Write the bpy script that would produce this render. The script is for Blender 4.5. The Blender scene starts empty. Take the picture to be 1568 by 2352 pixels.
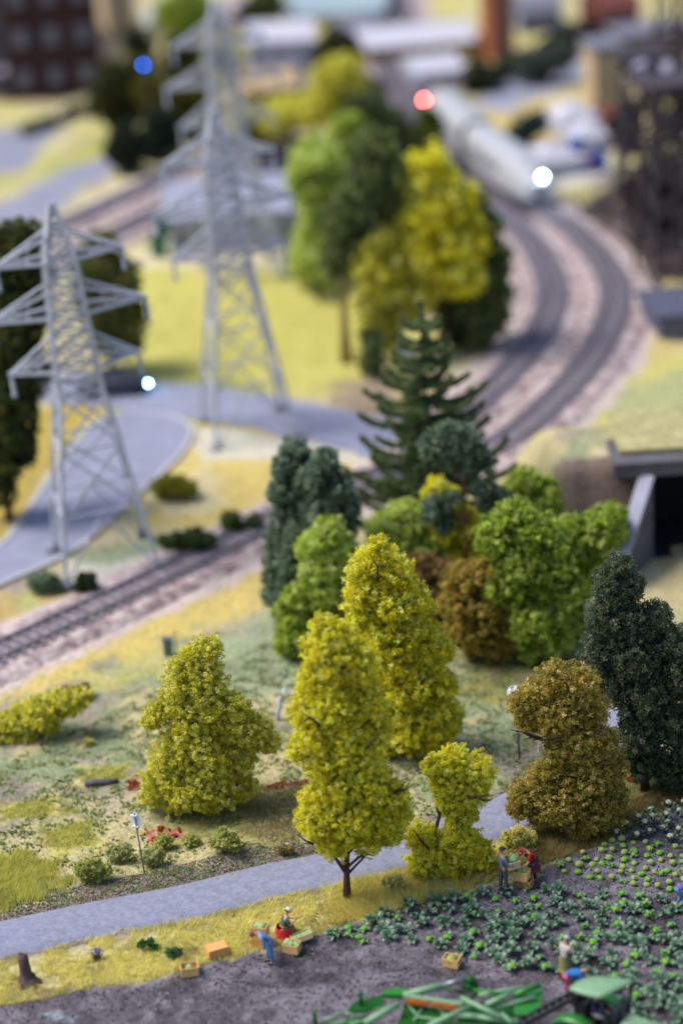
import bpy, bmesh, math, random
import numpy as np
from mathutils import Vector, Matrix
R = math.radians
rnd = random.Random(7)
rng = np.random.default_rng(7)
S = bpy.context.scene
COL = S.collection

# ------------------------------------------------------------------ camera, light, exposure
PITCH, ROLL, CAMH, FPX = R(23.0), R(3.5), 49.4, 5550.0
F0 = np.array([0, math.cos(PITCH), -math.sin(PITCH)])
U0 = np.array([0, math.sin(PITCH), math.cos(PITCH)])
R0 = np.array([1.0, 0, 0])
UP = U0*math.cos(ROLL) + R0*math.sin(ROLL)
RT = R0*math.cos(ROLL) - U0*math.sin(ROLL)
CAM = np.array([0, 0, CAMH])
cam = bpy.data.cameras.new('camera'); camo = bpy.data.objects.new('camera', cam); COL.objects.link(camo)
m = Matrix(((RT[0], UP[0], -F0[0], CAM[0]), (RT[1], UP[1], -F0[1], CAM[1]), (RT[2], UP[2], -F0[2], CAM[2]), (0, 0, 0, 1)))
camo.matrix_world = m
cam.sensor_fit = 'VERTICAL'; cam.sensor_height = 36.0; cam.sensor_width = 24.0
cam.lens = FPX/2352*36.0
cam.clip_start = 1.0; cam.clip_end = 6000
cam.dof.use_dof = True; cam.dof.focus_distance = 93.8; cam.dof.aperture_fstop = (cam.lens/1000)/1.42
cam.dof.aperture_blades = 0
S.camera = camo

W = bpy.data.worlds.new("World"); S.world = W; W.use_nodes = True
nt = W.node_tree
sky = nt.nodes.new('ShaderNodeTexSky'); sky.sky_type = 'NISHITA'; sky.sun_disc = False
SUN_EL, SUN_AZ = R(57), R(-88)          # azimuth from +Y towards +X
sky.sun_elevation = SUN_EL; sky.sun_rotation = SUN_AZ
sky.air_density = 1.0; sky.dust_density = 2.0; sky.ozone_density = 1.0
bg = nt.nodes['Background']; bg.inputs['Strength'].default_value = 0.125
nt.links.new(sky.outputs[0], bg.inputs['Color'])
sl = bpy.data.lights.new('sun', 'SUN'); sl.energy = 2.6; sl.angle = R(30); sl.color = (1.0, 0.96, 0.9)
so = bpy.data.objects.new('sun', sl); COL.objects.link(so)
sd = Vector((math.sin(SUN_AZ)*math.cos(SUN_EL), math.cos(SUN_AZ)*math.cos(SUN_EL), math.sin(SUN_EL)))
so.rotation_euler = sd.to_track_quat('Z', 'Y').to_euler(); so.location = (0, 60, 80)
S.view_settings.view_transform = 'Standard'; S.view_settings.look = 'None'
S.view_settings.exposure = 0.64; S.view_settings.gamma = 1.0
S.render.engine = 'CYCLES'
S.cycles.max_bounces = 6; S.cycles.diffuse_bounces = 3; S.cycles.transparent_max_bounces = 8
try:
    S.cycles.use_denoising = True; S.cycles.sample_clamp_indirect = 6
except Exception: pass

# ------------------------------------------------------------------ numpy noise
def _h(ix, iy, s):
    n = (ix.astype(np.int64)*374761393 + iy.astype(np.int64)*668265263 + s*1442695041) & 0xffffffff
    n = ((n ^ (n >> 13))*1274126177) & 0xffffffff
    return ((n ^ (n >> 16)) & 0xffff)/65535.0
def vnoise(x, y, s=0):
    x = np.asarray(x, float); y = np.asarray(y, float)
    ix, iy = np.floor(x), np.floor(y); fx, fy = x-ix, y-iy
    fx = fx*fx*(3-2*fx); fy = fy*fy*(3-2*fy)
    a = _h(ix, iy, s); b = _h(ix+1, iy, s); c = _h(ix, iy+1, s); d = _h(ix+1, iy+1, s)
    return (a*(1-fx)+b*fx)*(1-fy)+(c*(1-fx)+d*fx)*fy
def fbm(x, y, s=0, o=4):
    t = 0; a = 0.5; n = 0
    for k in range(o):
        t = t + a*vnoise(np.asarray(x)*2**k, np.asarray(y)*2**k, s+k*17); n += a; a *= .5
    return t/n
def ss(t): t = np.clip(t, 0, 1); return t*t*(3-2*t)

def poly_sd(P, poly):            # signed distance, negative inside
    poly = np.asarray(poly, float); n = len(poly)
    d = np.full(len(P), 1e18); ins = np.zeros(len(P), bool)
    for i in range(n):
        a = poly[i]; b = poly[(i+1) % n]; e = b-a; w = P-a
        t = np.clip((w@e)/max(e@e, 1e-9), 0, 1); q = w-np.outer(t, e); d = np.minimum(d, (q**2).sum(1))
        c = ((a[1] > P[:, 1]) != (b[1] > P[:, 1]))
        with np.errstate(divide='ignore', invalid='ignore'):
            xx = (b[0]-a[0])*(P[:, 1]-a[1])/(b[1]-a[1])+a[0]
        ins ^= c & (P[:, 0] < xx)
    d = np.sqrt(d); return np.where(ins, -d, d)
def line_d(P, pts):
    d = np.full(len(P), 1e18)
    for i in range(len(pts)-1):
        a = np.asarray(pts[i][:2], float); b = np.asarray(pts[i+1][:2], float); e = b-a; w = P-a
        t = np.clip((w@e)/max(e@e, 1e-9), 0, 1); q = w-np.outer(t, e); d = np.minimum(d, (q**2).sum(1))
    return np.sqrt(d)

def ray(u, v):
    d = F0 + RT*((u-784)/FPX) - UP*((v-1176)/FPX); return d
def P(u, v, z=0.0):               # world point on the level z seen at photograph position u, v
    d = ray(u, v); t = (z-CAMH)/d[2]; return CAM+d*t
def depth_scale(p):               # photograph pixels per metre at a world point
    return FPX/float((np.asarray(p)-CAM)@F0)
def catmull(pts, n=10):
    pts = [np.asarray(p, float) for p in pts]; out = []
    for i in range(len(pts)-1):
        p0 = pts[max(i-1, 0)]; p1 = pts[i]; p2 = pts[i+1]; p3 = pts[min(i+2, len(pts)-1)]
        for k in range(n):
            t = k/n; out.append(.5*((2*p1)+(-p0+p2)*t+(2*p0-5*p1+4*p2-p3)*t*t+(-p0+3*p1-3*p2+p3)*t**3))
    out.append(pts[-1]); return np.array(out)
def resample(path, step):
    seg = np.sqrt((np.diff(path, axis=0)**2).sum(1)); L = np.concatenate([[0], np.cumsum(seg)])
    n = max(2, int(L[-1]/step)+1); t = np.linspace(0, L[-1], n)
    return np.stack([np.interp(t, L, path[:, k]) for k in range(path.shape[1])], 1)

# ------------------------------------------------------------------ layout lines (world metres)
ROAD = resample(catmull([P(u, v)[:2] for u, v in [(-900, 2430), (-400, 2290), (-100, 2185), (0, 2156), (200, 2112), (425, 2069), (625, 2019), (750, 1994), (930, 1945), (1110, 1888), (1215, 1838), (1320, 1750), (1420, 1650), (1540, 1560), (1750, 1480), (2100, 1400)]]), .5)
ROAD_W = 1.2
OUTER = resample(catmull([P(u, v)[:2] for u, v in [(-900, 1950), (-300, 1660), (0, 1517), (150, 1446), (300, 1375), (450, 1303), (610, 1222), (740, 1162), (860, 1118), (1000, 1085), (1110, 1052), (1200, 1000), (1300, 905), (1375, 810), (1412, 710), (1400, 640), (1352, 575), (1305, 530), (1248, 495), (1170, 445), (1095, 385), (1035, 325), (990, 270), (950, 190), (930, 120), (930, 60), (900, -60)]]), 1.0)
INNER = resample(catmull([P(u, v)[:2] for u, v in [(860, 1121), (940, 1075), (1020, 1010), (1100, 935), (1180, 858), (1245, 770), (1270, 690), (1252, 620), (1215, 560), (1155, 500), (1080, 440), (1010, 370), (955, 300), (900, 200), (860, 60), (880, -60)]]), 1.0)
TRK_L1 = resample(catmull([P(u, v)[:2] for u, v in [(-200, 660), (0, 585), (150, 525), (300, 458), (450, 385), (560, 330), (700, 262)]]), 1.0)
TRK_L2 = resample(catmull([P(u, v)[:2] for u, v in [(-200, 745), (0, 665), (160, 598), (300, 530), (450, 452), (560, 395), (700, 325)]]), 1.0)
ROAD2 = resample(catmull([P(u, v)[:2] for u, v in [(-200, 905), (100, 890), (290, 905), (470, 925), (600, 945), (700, 965), (860, 1002), (1000, 1050)]]), .7)
ROAD2_W = 2.5
RD2 = np.array([P(u, v)[:2] for u, v in [(-400, 1480), (-400, 1330), (-150, 1310), (0, 1255), (90, 1135), (150, 1050), (230, 965), (330, 950), (400, 958), (440, 985), (425, 1030), (380, 1080), (300, 1150), (170, 1265), (0, 1345), (-150, 1430)]])
FIELD = np.array([P(u, v)[:2] for u, v in [(-700, 2470), (0, 2310), (130, 2278), (250, 2262), (420, 2235), (560, 2200), (700, 2155), (880, 2095), (1080, 2045), (1200, 2025), (1240, 1995), (1290, 1972), (1400, 1930), (1480, 1880), (1600, 1830), (1900, 1750), (2400, 1900), (2400, 2900), (-700, 2900)]])

PX0 = float(P(1500, 1283)[0])
HILL_Y = float(P(1500, 1283)[1])+.35
def H(x, y):
    x = np.asarray(x, float); y = np.asarray(y, float); sh = x.shape
    P2 = np.stack([x.ravel(), y.ravel()], 1)
    X, Y = P2[:, 0], P2[:, 1]
    z = (fbm(X*.35, Y*.35, 3)-.5)*.5*ss((Y-66)/10) + (fbm(X*2.2, Y*2.2, 9, 3)-.5)*.10
    f = poly_sd(P2, FIELD); fm = ss(-f/.8)
    fur = .05*np.sin((Y*.9+X*.28)*6.5+2*fbm(X*.5, Y*.5, 5))
    z = z*(1-fm) + fm*(-.12 + fur*.7 + (fbm(X*3.1, Y*3.1, 21, 3)-.5)*.22 + (fbm(X*.6, Y*1.2, 22, 2)-.5)*.12)
    # raised railway hill with the tunnel in its face
    hill = 5.0*ss((X-8.4)/2.6)*ss((Y-HILL_Y)/.9)*(1-ss((Y-HILL_Y-3)/16))
    hill = hill*(1-(X > PX0-.3)*(X < PX0+7.8)*(Y < HILL_Y+5.6))
    z = z+hill
    for ln, w, zz in ((ROAD, ROAD_W, 0.0), (ROAD2, ROAD2_W, 0.0)):
        d = line_d(P2, ln[::2]); k = 1-ss((d-w-.1)/.9); z = z*(1-k)+(zz-.06)*k
    d = poly_sd(P2, RD2); k = 1-ss((d-.1)/1.2); z = z*(1-k)-.06*k
    for ln in (OUTER, INNER, TRK_L1, TRK_L2):
        d = line_d(P2, ln[::2]); k = 1-ss((d-1.9)/1.6); z = z*(1-k)+(.12)*k
    return z.reshape(sh)
def Hs(x, y): return float(H(np.array([x]), np.array([y]))[0])
def G(u, v):                      # ground point seen at u, v
    z = 0.0
    for _ in range(5):
        p = P(u, v, z); z = .5*z+.5*Hs(p[0], p[1])
    p = P(u, v, z); return np.array([p[0], p[1], Hs(p[0], p[1])])

# ------------------------------------------------------------------ materials
def lin(c): c = c/255.0; return c/12.92 if c <= .04045 else ((c+.055)/1.055)**2.4
GAIN = 1.5
def A(r, g, b, k=1.0): return tuple(min(.85, lin(q)/GAIN*k) for q in (r, g, b))
MATS = {}
def mat(name, col=(.5, .5, .5), rough=.8, var=.25, scale=3.0, bump=0.0, bscale=20.0, attr=False, transl=0.0, metal=0.0, spec=.3, emit=None, es=1.0, detail=6, col2=None, coat=0.0):
    if name in MATS: return MATS[name]
    M = bpy.data.materials.new(name); M.use_nodes = True; n = M.node_tree.nodes; l = M.node_tree.links
    b = n['Principled BSDF']; b.inputs['Roughness'].default_value = rough; b.inputs['Metallic'].default_value = metal
    b.inputs['Specular IOR Level'].default_value = spec
    b.inputs['Coat Weight'].default_value = coat
    tc = n.new('ShaderNodeTexCoord'); no = n.new('ShaderNodeTexNoise'); no.inputs['Scale'].default_value = scale; no.inputs['Detail'].default_value = detail
    l.new(tc.outputs['Object'], no.inputs['Vector'])
    mr = n.new('ShaderNodeMapRange'); mr.inputs[1].default_value = .3; mr.inputs[2].default_value = .7; mr.inputs[3].default_value = 1-var; mr.inputs[4].default_value = 1+var
    l.new(no.outputs['Fac'], mr.inputs[0])
    if attr:
        at = n.new('ShaderNodeAttribute'); at.attribute_name = 'Col'; src = at.outputs['Color']
    elif col2 is not None:
        n2 = n.new('ShaderNodeTexNoise'); n2.inputs['Scale'].default_value = scale*.37; n2.inputs['Detail'].default_value = 4
        l.new(tc.outputs['Object'], n2.inputs['Vector'])
        r2 = n.new('ShaderNodeMapRange'); r2.inputs[1].default_value = .4; r2.inputs[2].default_value = .6; l.new(n2.outputs['Fac'], r2.inputs[0])
        mx = n.new('ShaderNodeMix'); mx.data_type = 'RGBA'; mx.inputs[6].default_value = (*col, 1); mx.inputs[7].default_value = (*col2, 1)
        l.new(r2.outputs[0], mx.inputs[0]); src = mx.outputs[2]
    else:
        rgb = n.new('ShaderNodeRGB'); rgb.outputs[0].default_value = (*col, 1); src = rgb.outputs[0]
    mul = n.new('ShaderNodeVectorMath'); mul.operation = 'SCALE'; l.new(src, mul.inputs[0]); l.new(mr.outputs[0], mul.inputs['Scale'])
    l.new(mul.outputs[0], b.inputs['Base Color'])
    if bump > 0:
        nb = n.new('ShaderNodeTexNoise'); nb.inputs['Scale'].default_value = bscale; nb.inputs['Detail'].default_value = 5
        l.new(tc.outputs['Object'], nb.inputs['Vector'])
        bp = n.new('ShaderNodeBump'); bp.inputs['Strength'].default_value = min(1, bump); bp.inputs['Distance'].default_value = .05*max(1, bump)
        l.new(nb.outputs['Fac'], bp.inputs['Height']); l.new(bp.outputs[0], b.inputs['Normal'])
    if emit:
        b.inputs['Emission Color'].default_value = (*emit, 1); b.inputs['Emission Strength'].default_value = es
    if transl > 0:
        tr = n.new('ShaderNodeBsdfTranslucent'); ms = n.new('ShaderNodeMixShader'); ms.inputs[0].default_value = transl
        l.new(mul.outputs[0], tr.inputs['Color']); l.new(b.outputs[0], ms.inputs[1]); l.new(tr.outputs[0], ms.inputs[2])
        l.new(ms.outputs[0], n['Material Output'].inputs['Surface'])
    MATS[name] = M; return M

# ------------------------------------------------------------------ object helpers
def tag(o, label=None, cat=None, group=None, kind=None):
    if label: o['label'] = label
    if cat: o['category'] = cat
    if group: o['group'] = group
    if kind: o['kind'] = kind
    return o
def empty(name, loc, rz=0, label=None, cat=None, group=None):
    o = bpy.data.objects.new(name, None); COL.objects.link(o); o.location = [float(q) for q in loc]; o.rotation_euler = (0, 0, rz)
    o.empty_display_size = .3
    return tag(o, label, cat, group)
def link_mesh(name, me, parent=None, loc=None):
    o = bpy.data.objects.new(name, me); COL.objects.link(o)
    if parent is not None: o.parent = parent
    if loc is not None: o.location = [float(q) for q in loc]
    return o
def copy_tree(o, parent=None):
    c = o.copy(); COL.objects.link(c); c.parent = parent
    for ch in list(o.children): copy_tree(ch, c)
    return c
def mesh_np(name, V, Fc, m, cols=None, smooth=False):
    me = bpy.data.meshes.new(name); V = np.asarray(V, np.float32); Fc = np.asarray(Fc, np.int32); k = Fc.shape[1]
    me.vertices.add(len(V)); me.vertices.foreach_set('co', V.ravel())
    me.loops.add(Fc.size); me.loops.foreach_set('vertex_index', Fc.ravel())
    me.polygons.add(len(Fc)); me.polygons.foreach_set('loop_start', np.arange(0, Fc.size, k, dtype=np.int32))
    try: me.polygons.foreach_set('loop_total', np.full(len(Fc), k, np.int32))
    except Exception: pass
    me.polygons.foreach_set('use_smooth', np.full(len(Fc), smooth))
    if cols is not None:
        a = me.color_attributes.new('Col', 'FLOAT_COLOR', 'POINT'); c4 = np.ones((len(V), 4), np.float32); c4[:, :3] = cols
        a.data.foreach_set('color', c4.ravel())
    me.materials.append(m); me.update(calc_edges=True); return me
class MB:
    def __init__(s): s.v = []; s.f = []
    def add(s, vs, fs):
        o = len(s.v); s.v += [tuple(float(c) for c in p) for p in vs]; s.f += [tuple(i+o for i in f) for f in fs]; return s
    def box(s, x0, x1, y0, y1, z0, z1):
        return s.add([(x0, y0, z0), (x1, y0, z0), (x1, y1, z0), (x0, y1, z0), (x0, y0, z1), (x1, y0, z1), (x1, y1, z1), (x0, y1, z1)],
                     [(0, 3, 2, 1), (4, 5, 6, 7), (0, 1, 5, 4), (1, 2, 6, 5), (2, 3, 7, 6), (3, 0, 4, 7)])
    def bar(s, p, q, w, h=None, up=(0, 0, 1)):
        p = Vector([float(c) for c in p]); q = Vector([float(c) for c in q]); d = (q-p)
        if d.length < 1e-6: return s
        d.normalize(); u = Vector(up)
        if abs(d.dot(u)) > .98: u = Vector((1, 0, 0))
        a = d.cross(u).normalized(); b = a.cross(d).normalized(); h = h or w; a = a*w/2; b = b*h/2
        return s.add([p-a-b, p+a-b, p+a+b, p-a+b, q-a-b, q+a-b, q+a+b, q-a+b],
                     [(0, 3, 2, 1), (4, 5, 6, 7), (0, 1, 5, 4), (1, 2, 6, 5), (2, 3, 7, 6), (3, 0, 4, 7)])
    def tube(s, pts, rs, n=8, cap=True):
        pts = [Vector([float(c) for c in p]) for p in pts]
        if not hasattr(rs, '__len__'): rs = [rs]*len(pts)
        rings = []; o = len(s.v); pu = None
        for i, p in enumerate(pts):
            d = (pts[min(i+1, len(pts)-1)]-pts[max(i-1, 0)]).normalized()
            u = Vector((0, 0, 1)) if pu is None else pu
            if abs(d.dot(u)) > .95: u = Vector((1, 0, 0))
            a = d.cross(u).normalized(); b = a.cross(d).normalized()
            for k in range(n):
                t = 2*math.pi*k/n; s.v.append(tuple(p+(a*math.cos(t)+b*math.sin(t))*rs[i]))
        for i in range(len(pts)-1):
            for k in range(n):
                a0 = o+i*n+k; a1 = o+i*n+(k+1) % n; s.f.append((a0, a1, a1+n, a0+n))
        if cap:
            s.f.append(tuple(o+k for k in reversed(range(n)))); e = o+(len(pts)-1)*n; s.f.append(tuple(e+k for k in range(n)))
        return s
    def lathe(s, prof, n=16, c=(0, 0, 0)):
        o = len(s.v)
        for r, z in prof:
            for k in range(n):
                t = 2*math.pi*k/n; s.v.append((c[0]+r*math.cos(t), c[1]+r*math.sin(t), c[2]+z))
        for i in range(len(prof)-1):
            for k in range(n):
                a0 = o+i*n+k; a1 = o+i*n+(k+1) % n; s.f.append((a0, a1, a1+n, a0+n))
        s.f.append(tuple(o+k for k in reversed(range(n)))); e = o+(len(prof)-1)*n; s.f.append(tuple(e+k for k in range(n)))
        return s
    def prism(s, poly, z0, z1):
        n = len(poly); vs = [(x, y, z0) for x, y in poly]+[(x, y, z1) for x, y in poly]
        return s.add(vs, [tuple(reversed(range(n))), tuple(range(n, 2*n))]+[(i, (i+1) % n, (i+1) % n+n, i+n) for i in range(n)])
    def ball(s, c, r, n=10, m=6, sx=1, sy=1, sz=1, jit=0, rr=None):
        prof = []; o = len(s.v)
        for i in range(1, m):
            ph = math.pi*i/m
            for k in range(n):
                t = 2*math.pi*k/n; j = 1+(rr.uniform(-jit, jit) if rr else 0)
                s.v.append((c[0]+r*sx*j*math.sin(ph)*math.cos(t), c[1]+r*sy*j*math.sin(ph)*math.sin(t), c[2]+r*sz*j*math.cos(ph)))
        top = len(s.v); s.v.append((c[0], c[1], c[2]+r*sz)); bot = len(s.v); s.v.append((c[0], c[1], c[2]-r*sz))
        for i in range(m-2):
            for k in range(n):
                a = o+i*n+k; b = o+i*n+(k+1) % n; s.f.append((a, a+n, b+n, b))
        for k in range(n):
            s.f.append((top, o+k, o+(k+1) % n)); e = o+(m-2)*n; s.f.append((bot, e+(k+1) % n, e+k))
        return s
    def mesh(s, name, m, smooth=False, bevel=0):
        me = bpy.data.meshes.new(name); me.from_pydata(s.v, [], s.f); me.materials.append(m)
        if bevel:
            bm = bmesh.new(); bm.from_mesh(me)
            ed = [e for e in bm.edges if len(e.link_faces) == 2 and e.calc_face_angle(0) > .6]
            bmesh.ops.bevel(bm, geom=ed, offset=bevel, segments=2, affect='EDGES', profile=.6)
            bm.to_mesh(me); bm.free()
        if smooth:
            for p in me.polygons: p.use_smooth = True
        me.update(); return me
    def build(s, name, m, parent=None, smooth=False, bevel=0, loc=None):
        return link_mesh(name, s.mesh(name, m, smooth, bevel), parent, loc)

# ------------------------------------------------------------------ flock (foliage) builders
TET = np.array([[1, 1, 1], [1, -1, -1], [-1, 1, -1], [-1, -1, 1]], float)/1.732
TETF = np.array([[0, 1, 2], [0, 3, 1], [0, 2, 3], [1, 3, 2]])
def rotm(n, r=None):
    r = r or rng
    q = r.normal(size=(n, 4)); q /= np.linalg.norm(q, axis=1)[:, None]; w, x, y, z = q.T
    return np.stack([1-2*(y*y+z*z), 2*(x*y-z*w), 2*(x*z+y*w), 2*(x*y+z*w), 1-2*(x*x+z*z), 2*(y*z-x*w), 2*(x*z-y*w), 2*(y*z+x*w), 1-2*(x*x+y*y)], 1).reshape(n, 3, 3)
def flock_mesh(name, pts, size, cols, m, flat=1.0):
    n = len(pts); Rm = rotm(n); base = TET[None]*(1+rng.uniform(-.35, .35, (n, 4, 1)))
    V = np.einsum('nij,nkj->nki', Rm, base)*np.asarray(size)[:, None, None]; V[:, :, 2] *= flat
    V += pts[:, None, :]; Fc = TETF[None]+np.arange(n)[:, None, None]*4
    return mesh_np(name, V.reshape(-1, 3), Fc.reshape(-1, 3), m, np.repeat(cols, 4, 0))
def quad_mesh(name, pts, size, cols, m):
    n = len(pts); Rm = rotm(n)
    base = np.array([[-1, -.7, 0], [0, 0, .25], [1, .7, 0], [0, 0, .25]])
    q = np.array([[-1, 0, 0], [0, -.6, .2], [1, 0, 0], [0, .6, .2]])
    V = np.einsum('nij,kj->nki', Rm, q)*np.asarray(size)[:, None, None]+pts[:, None, :]
    Fc = np.arange(n*4).reshape(n, 4)
    return mesh_np(name, V.reshape(-1, 3), Fc, m, np.repeat(cols, 4, 0))
def unit(n):
    d = rng.normal(size=(n, 3)); return d/np.linalg.norm(d, axis=1)[:, None]
FOL = None
def crown(blobs, size=.09, lump=.30, dens=1.0, pal=((.4, .4, .05),), wt=None, spk=None, ragged=.12):
    """blobs: rows x, y, z, r.  returns points, sizes, colours"""
    B = np.array(blobs, float); C = B[:, :3]; Rr = B[:, 3]; pal = np.array(pal, float)
    P_, Q_ = [], []
    for i in range(len(B)):
        area = 4*math.pi*Rr[i]**2; K = max(6, int(area/(lump*lump)*.95))
        d = unit(K); rad = Rr[i]*(rng.uniform(.82, 1.04, K)+rng.normal(0, ragged, K)*.6)
        w_ = C[i]+d*Rr[i]; fq = .55/max(lump, .12)*.5
        rad = rad*(.76+.40*vnoise(w_[:, 0]*fq+w_[:, 2]*fq*.8+40, w_[:, 1]*fq-w_[:, 2]*fq*.6+17, 5+i % 3))
        L = C[i]+d*rad[:, None]
        keep = np.ones(K, bool)
        for j in range(len(B)):
            if j != i: keep &= np.linalg.norm(L-C[j], axis=1) > Rr[j]*.70
        keep &= vnoise(L[:, 0]*fq*2.6+L[:, 2]*fq*1.9, L[:, 1]*fq*2.6-L[:, 2]*fq*1.5, 23) > .2
        L = L[keep]; K = len(L)
        if K == 0: continue
        npl = max(4, int(dens*10*(lump/size)**2*.16))
        off = unit(K*npl)*(rng.uniform(0, 1, K*npl)**.45*lump*.62)[:, None]
        pts = np.repeat(L, npl, 0)+off
        ci = rng.choice(len(pal), K, p=wt); cc = pal[ci]*rng.uniform(.82, 1.18, (K, 1))
        cc = np.repeat(cc, npl, 0)*rng.uniform(.8, 1.2, (K*npl, 1))
        P_.append(pts); Q_.append(cc)
    pts = np.concatenate(P_); cc = np.concatenate(Q_); ncore = 0
    if spk is not None:
        f, c = spk; k = rng.uniform(size=len(pts)) < f; cc[k] = np.array(c)*rng.uniform(.8, 1.2, (k.sum(), 1))
    sz = size*rng.uniform(.6, 1.35, len(pts))
    for i in range(len(B)):           # inner twiggy mass, so the crown is not hollow
        n = int(34*Rr[i]**2/(size*3)**2*.5)+4; c = C[i]+unit(n)*(rng.uniform(.1, .62, n)*Rr[i])[:, None]
        pts = np.concatenate([pts, c]); sz = np.concatenate([sz, np.full(n, size*2.6)]); cc = np.concatenate([cc, pal[rng.choice(len(pal), n)]*.9])
    return pts, sz, np.clip(cc, 0, .9)
# ------------------------------------------------------------------ ground sheet
def axis(dense, lo, hi, far_lo, far_hi):
    a = list(dense); st = a[1]-a[0]
    x = a[0]; s = st; left = []
    while x > far_lo: s *= 1.25; x -= s; left.append(x)
    x = a[-1]; s = a[-1]-a[-2]; right = []
    while x < far_hi: s *= 1.25; x += s; right.append(x)
    return np.array(left[::-1]+a+right)
xs = axis(list(np.arange(-18, 18, .2))+list(np.arange(18, 50, .6)), 0, 0, -3000, 3000)
xs = np.unique(np.concatenate([xs[xs < -50], np.arange(-50, -18, .6), xs[(xs >= -18)]]))
ys = axis(list(np.arange(66, 98, .16))+list(np.arange(98, 135, .36))+list(np.arange(135, 290, .7)), 0, 0, -60, 4000)
GX, GY = np.meshgrid(xs, ys); PG = np.stack([GX.ravel(), GY.ravel()], 1)
GZ = H(PG[:, 0], PG[:, 1])
X, Y = PG[:, 0], PG[:, 1]
n1 = fbm(X*.25, Y*.25, 31); n2 = fbm(X*1.1, Y*1.1, 33); n3 = fbm(X*4, Y*4, 35, 3); n4 = fbm(X*.7+9, Y*.7, 37)
c_straw = np.array(A(205, 192, 145)); c_yel = np.array(A(212, 203, 116)); c_green = np.array(A(128, 140, 78)); c_sage = np.array(A(158, 172, 138))
c_pink = np.array(A(172, 156, 146)); c_gold = np.array(A(226, 202, 120)); c_dirt = np.array(A(150, 138, 132)); c_beige = np.array(A(236, 222, 182))
c_soil = np.array(A(96, 90, 97)); c_soil2 = np.array(A(138, 131, 142)); c_soild = np.array(A(58, 54, 58)); c_brown = np.array(A(150, 130, 118))
c_ball = np.array(A(220, 202, 198)); c_balld = np.array(A(160, 138, 140)); c_wht = np.array(A(225, 222, 212)); c_road = np.array(A(158, 161, 184))
c_mead = np.array(A(212, 204, 112)); c_meadd = np.array(A(194, 188, 98)); c_olive = np.array(A(120, 118, 50)); c_grs = np.array(A(214, 200, 132)); c_red = np.array(A(196, 110, 104))
col = c_straw[None]*(.85+.3*n1[:, None])
def mixc(k, c):
    global col
    k = np.clip(k, 0, 1)[:, None]; col = col*(1-k)+np.asarray(c)*k
def patch(px, c, feather=.8, rag=.8, amt=1.0, nz=None):
    pl = np.array([P(u, v)[:2] for u, v in px]); lo = pl.min(0)-6; hi = pl.max(0)+6
    k = np.zeros(len(PG)); s = ((PG > lo) & (PG < hi)).all(1)
    d = poly_sd(PG[s], pl)+(n2[s]-.5)*rag*4
    kk = 1-ss((d+feather*.5)/feather)
    if nz is not None: kk = kk*nz[s]
    k[s] = kk*amt; mixc(k, c)
T = lambda a, lo, hi: ss((a-lo)/(hi-lo))
# general patchiness of the middle ground
mid = T(Y, 84, 90)*(1-T(Y, 112, 118))
mixc(mid*T(n2, .48, .62)*.75, c_sage); mixc(mid*T(n4, .5, .66)*.8, c_pink); mixc(mid*T(n3, .55, .7)*T(n2, .4, .6)*.8, c_green)
far = T(Y, 118, 130)
mixc(far*T(n1, .42, .6)*.8, c_yel); mixc(far*T(n4, .5, .7)*.5, c_beige)
# strip of golden grass below the front railway
patch([(-200, 1720), (150, 1560), (330, 1500), (620, 1380), (640, 1330), (600, 1310), (300, 1420), (-200, 1640)], c_gold, 1.2, .7, .95)
patch([(180, 1560), (420, 1470), (430, 1540), (250, 1610), (150, 1600)], c_mead*.95, 1.0, .8, .55)
patch([(480, 1480), (640, 1400), (660, 1560), (520, 1620)], c_sage*1.1, 1.2, .9, .8)
patch([(-50, 1740), (200, 1600), (330, 1640), (330, 1760), (150, 1800), (-50, 1900)], c_sage*.95, 1.2, .8, .6, T(n2, .35, .6))
patch([(-60, 1800), (60, 1760), (70, 1880), (-60, 1950)], c_dirt*1.1, 1.0, .6, .9)
patch([(0, 1850), (120, 1830), (150, 1870), (20, 1890)], c_yel, .6, .5, .9)
patch([(80, 1900), (220, 1890), (240, 1950), (120, 1960)], c_yel*.95, .6, .5, .8)
patch([(180, 1760), (300, 1750), (300, 1800), (190, 1800)], c_yel, .6, .5, .8)
patch([(-300, 1990), (100, 1960), (150, 2020), (100, 2060), (-300, 2180)], c_yel*.85, .6, .5, .9)
patch([(150, 2070), (200, 2020), (420, 1990), (600, 1950), (740, 1930), (750, 1965), (420, 2035), (150, 2090)], c_dirt, .4, .45, .85)
patch([(350, 1880), (640, 1800), (700, 1860), (600, 1930), (420, 1940)], c_olive*1.5, 1.4, .9, .7)  # bushy tree's shadow painted into the ground as darker olive
patch([(600, 1830), (700, 1810), (720, 1900), (640, 1950), (560, 1900)], c_straw*.95, .8, .6, .8)
for q in ([(330, 1905), (360, 1895), (410, 1905), (415, 1920), (380, 1920), (350, 1925)], [(600, 1800), (700, 1785), (720, 1802), (640, 1815)], [(296, 1800), (318, 1796), (320, 1815), (300, 1818)], [(1390, 1780), (1440, 1770), (1460, 1800), (1420, 1805)]):
    patch(q, c_red, .35, .28, .95, T(n3, .38, .52))
patch([(900, 1700), (1150, 1560), (1330, 1560), (1230, 1700), (1150, 1830), (950, 1880)], c_sage, 1.0, .7, .8, T(n2, .3, .6))
patch([(1060, 1500), (1330, 1480), (1340, 1570), (1120, 1620), (1040, 1600)], c_olive*1.4, 1.0, .8, .75)
patch([(1120, 1560), (1300, 1540), (1300, 1575), (1130, 1590)], c_brown, .6, .5, .7)
patch([(1140, 1740), (1230, 1690), (1260, 1740), (1180, 1810)], c_dirt*1.3, .7, .4, .9)
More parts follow.
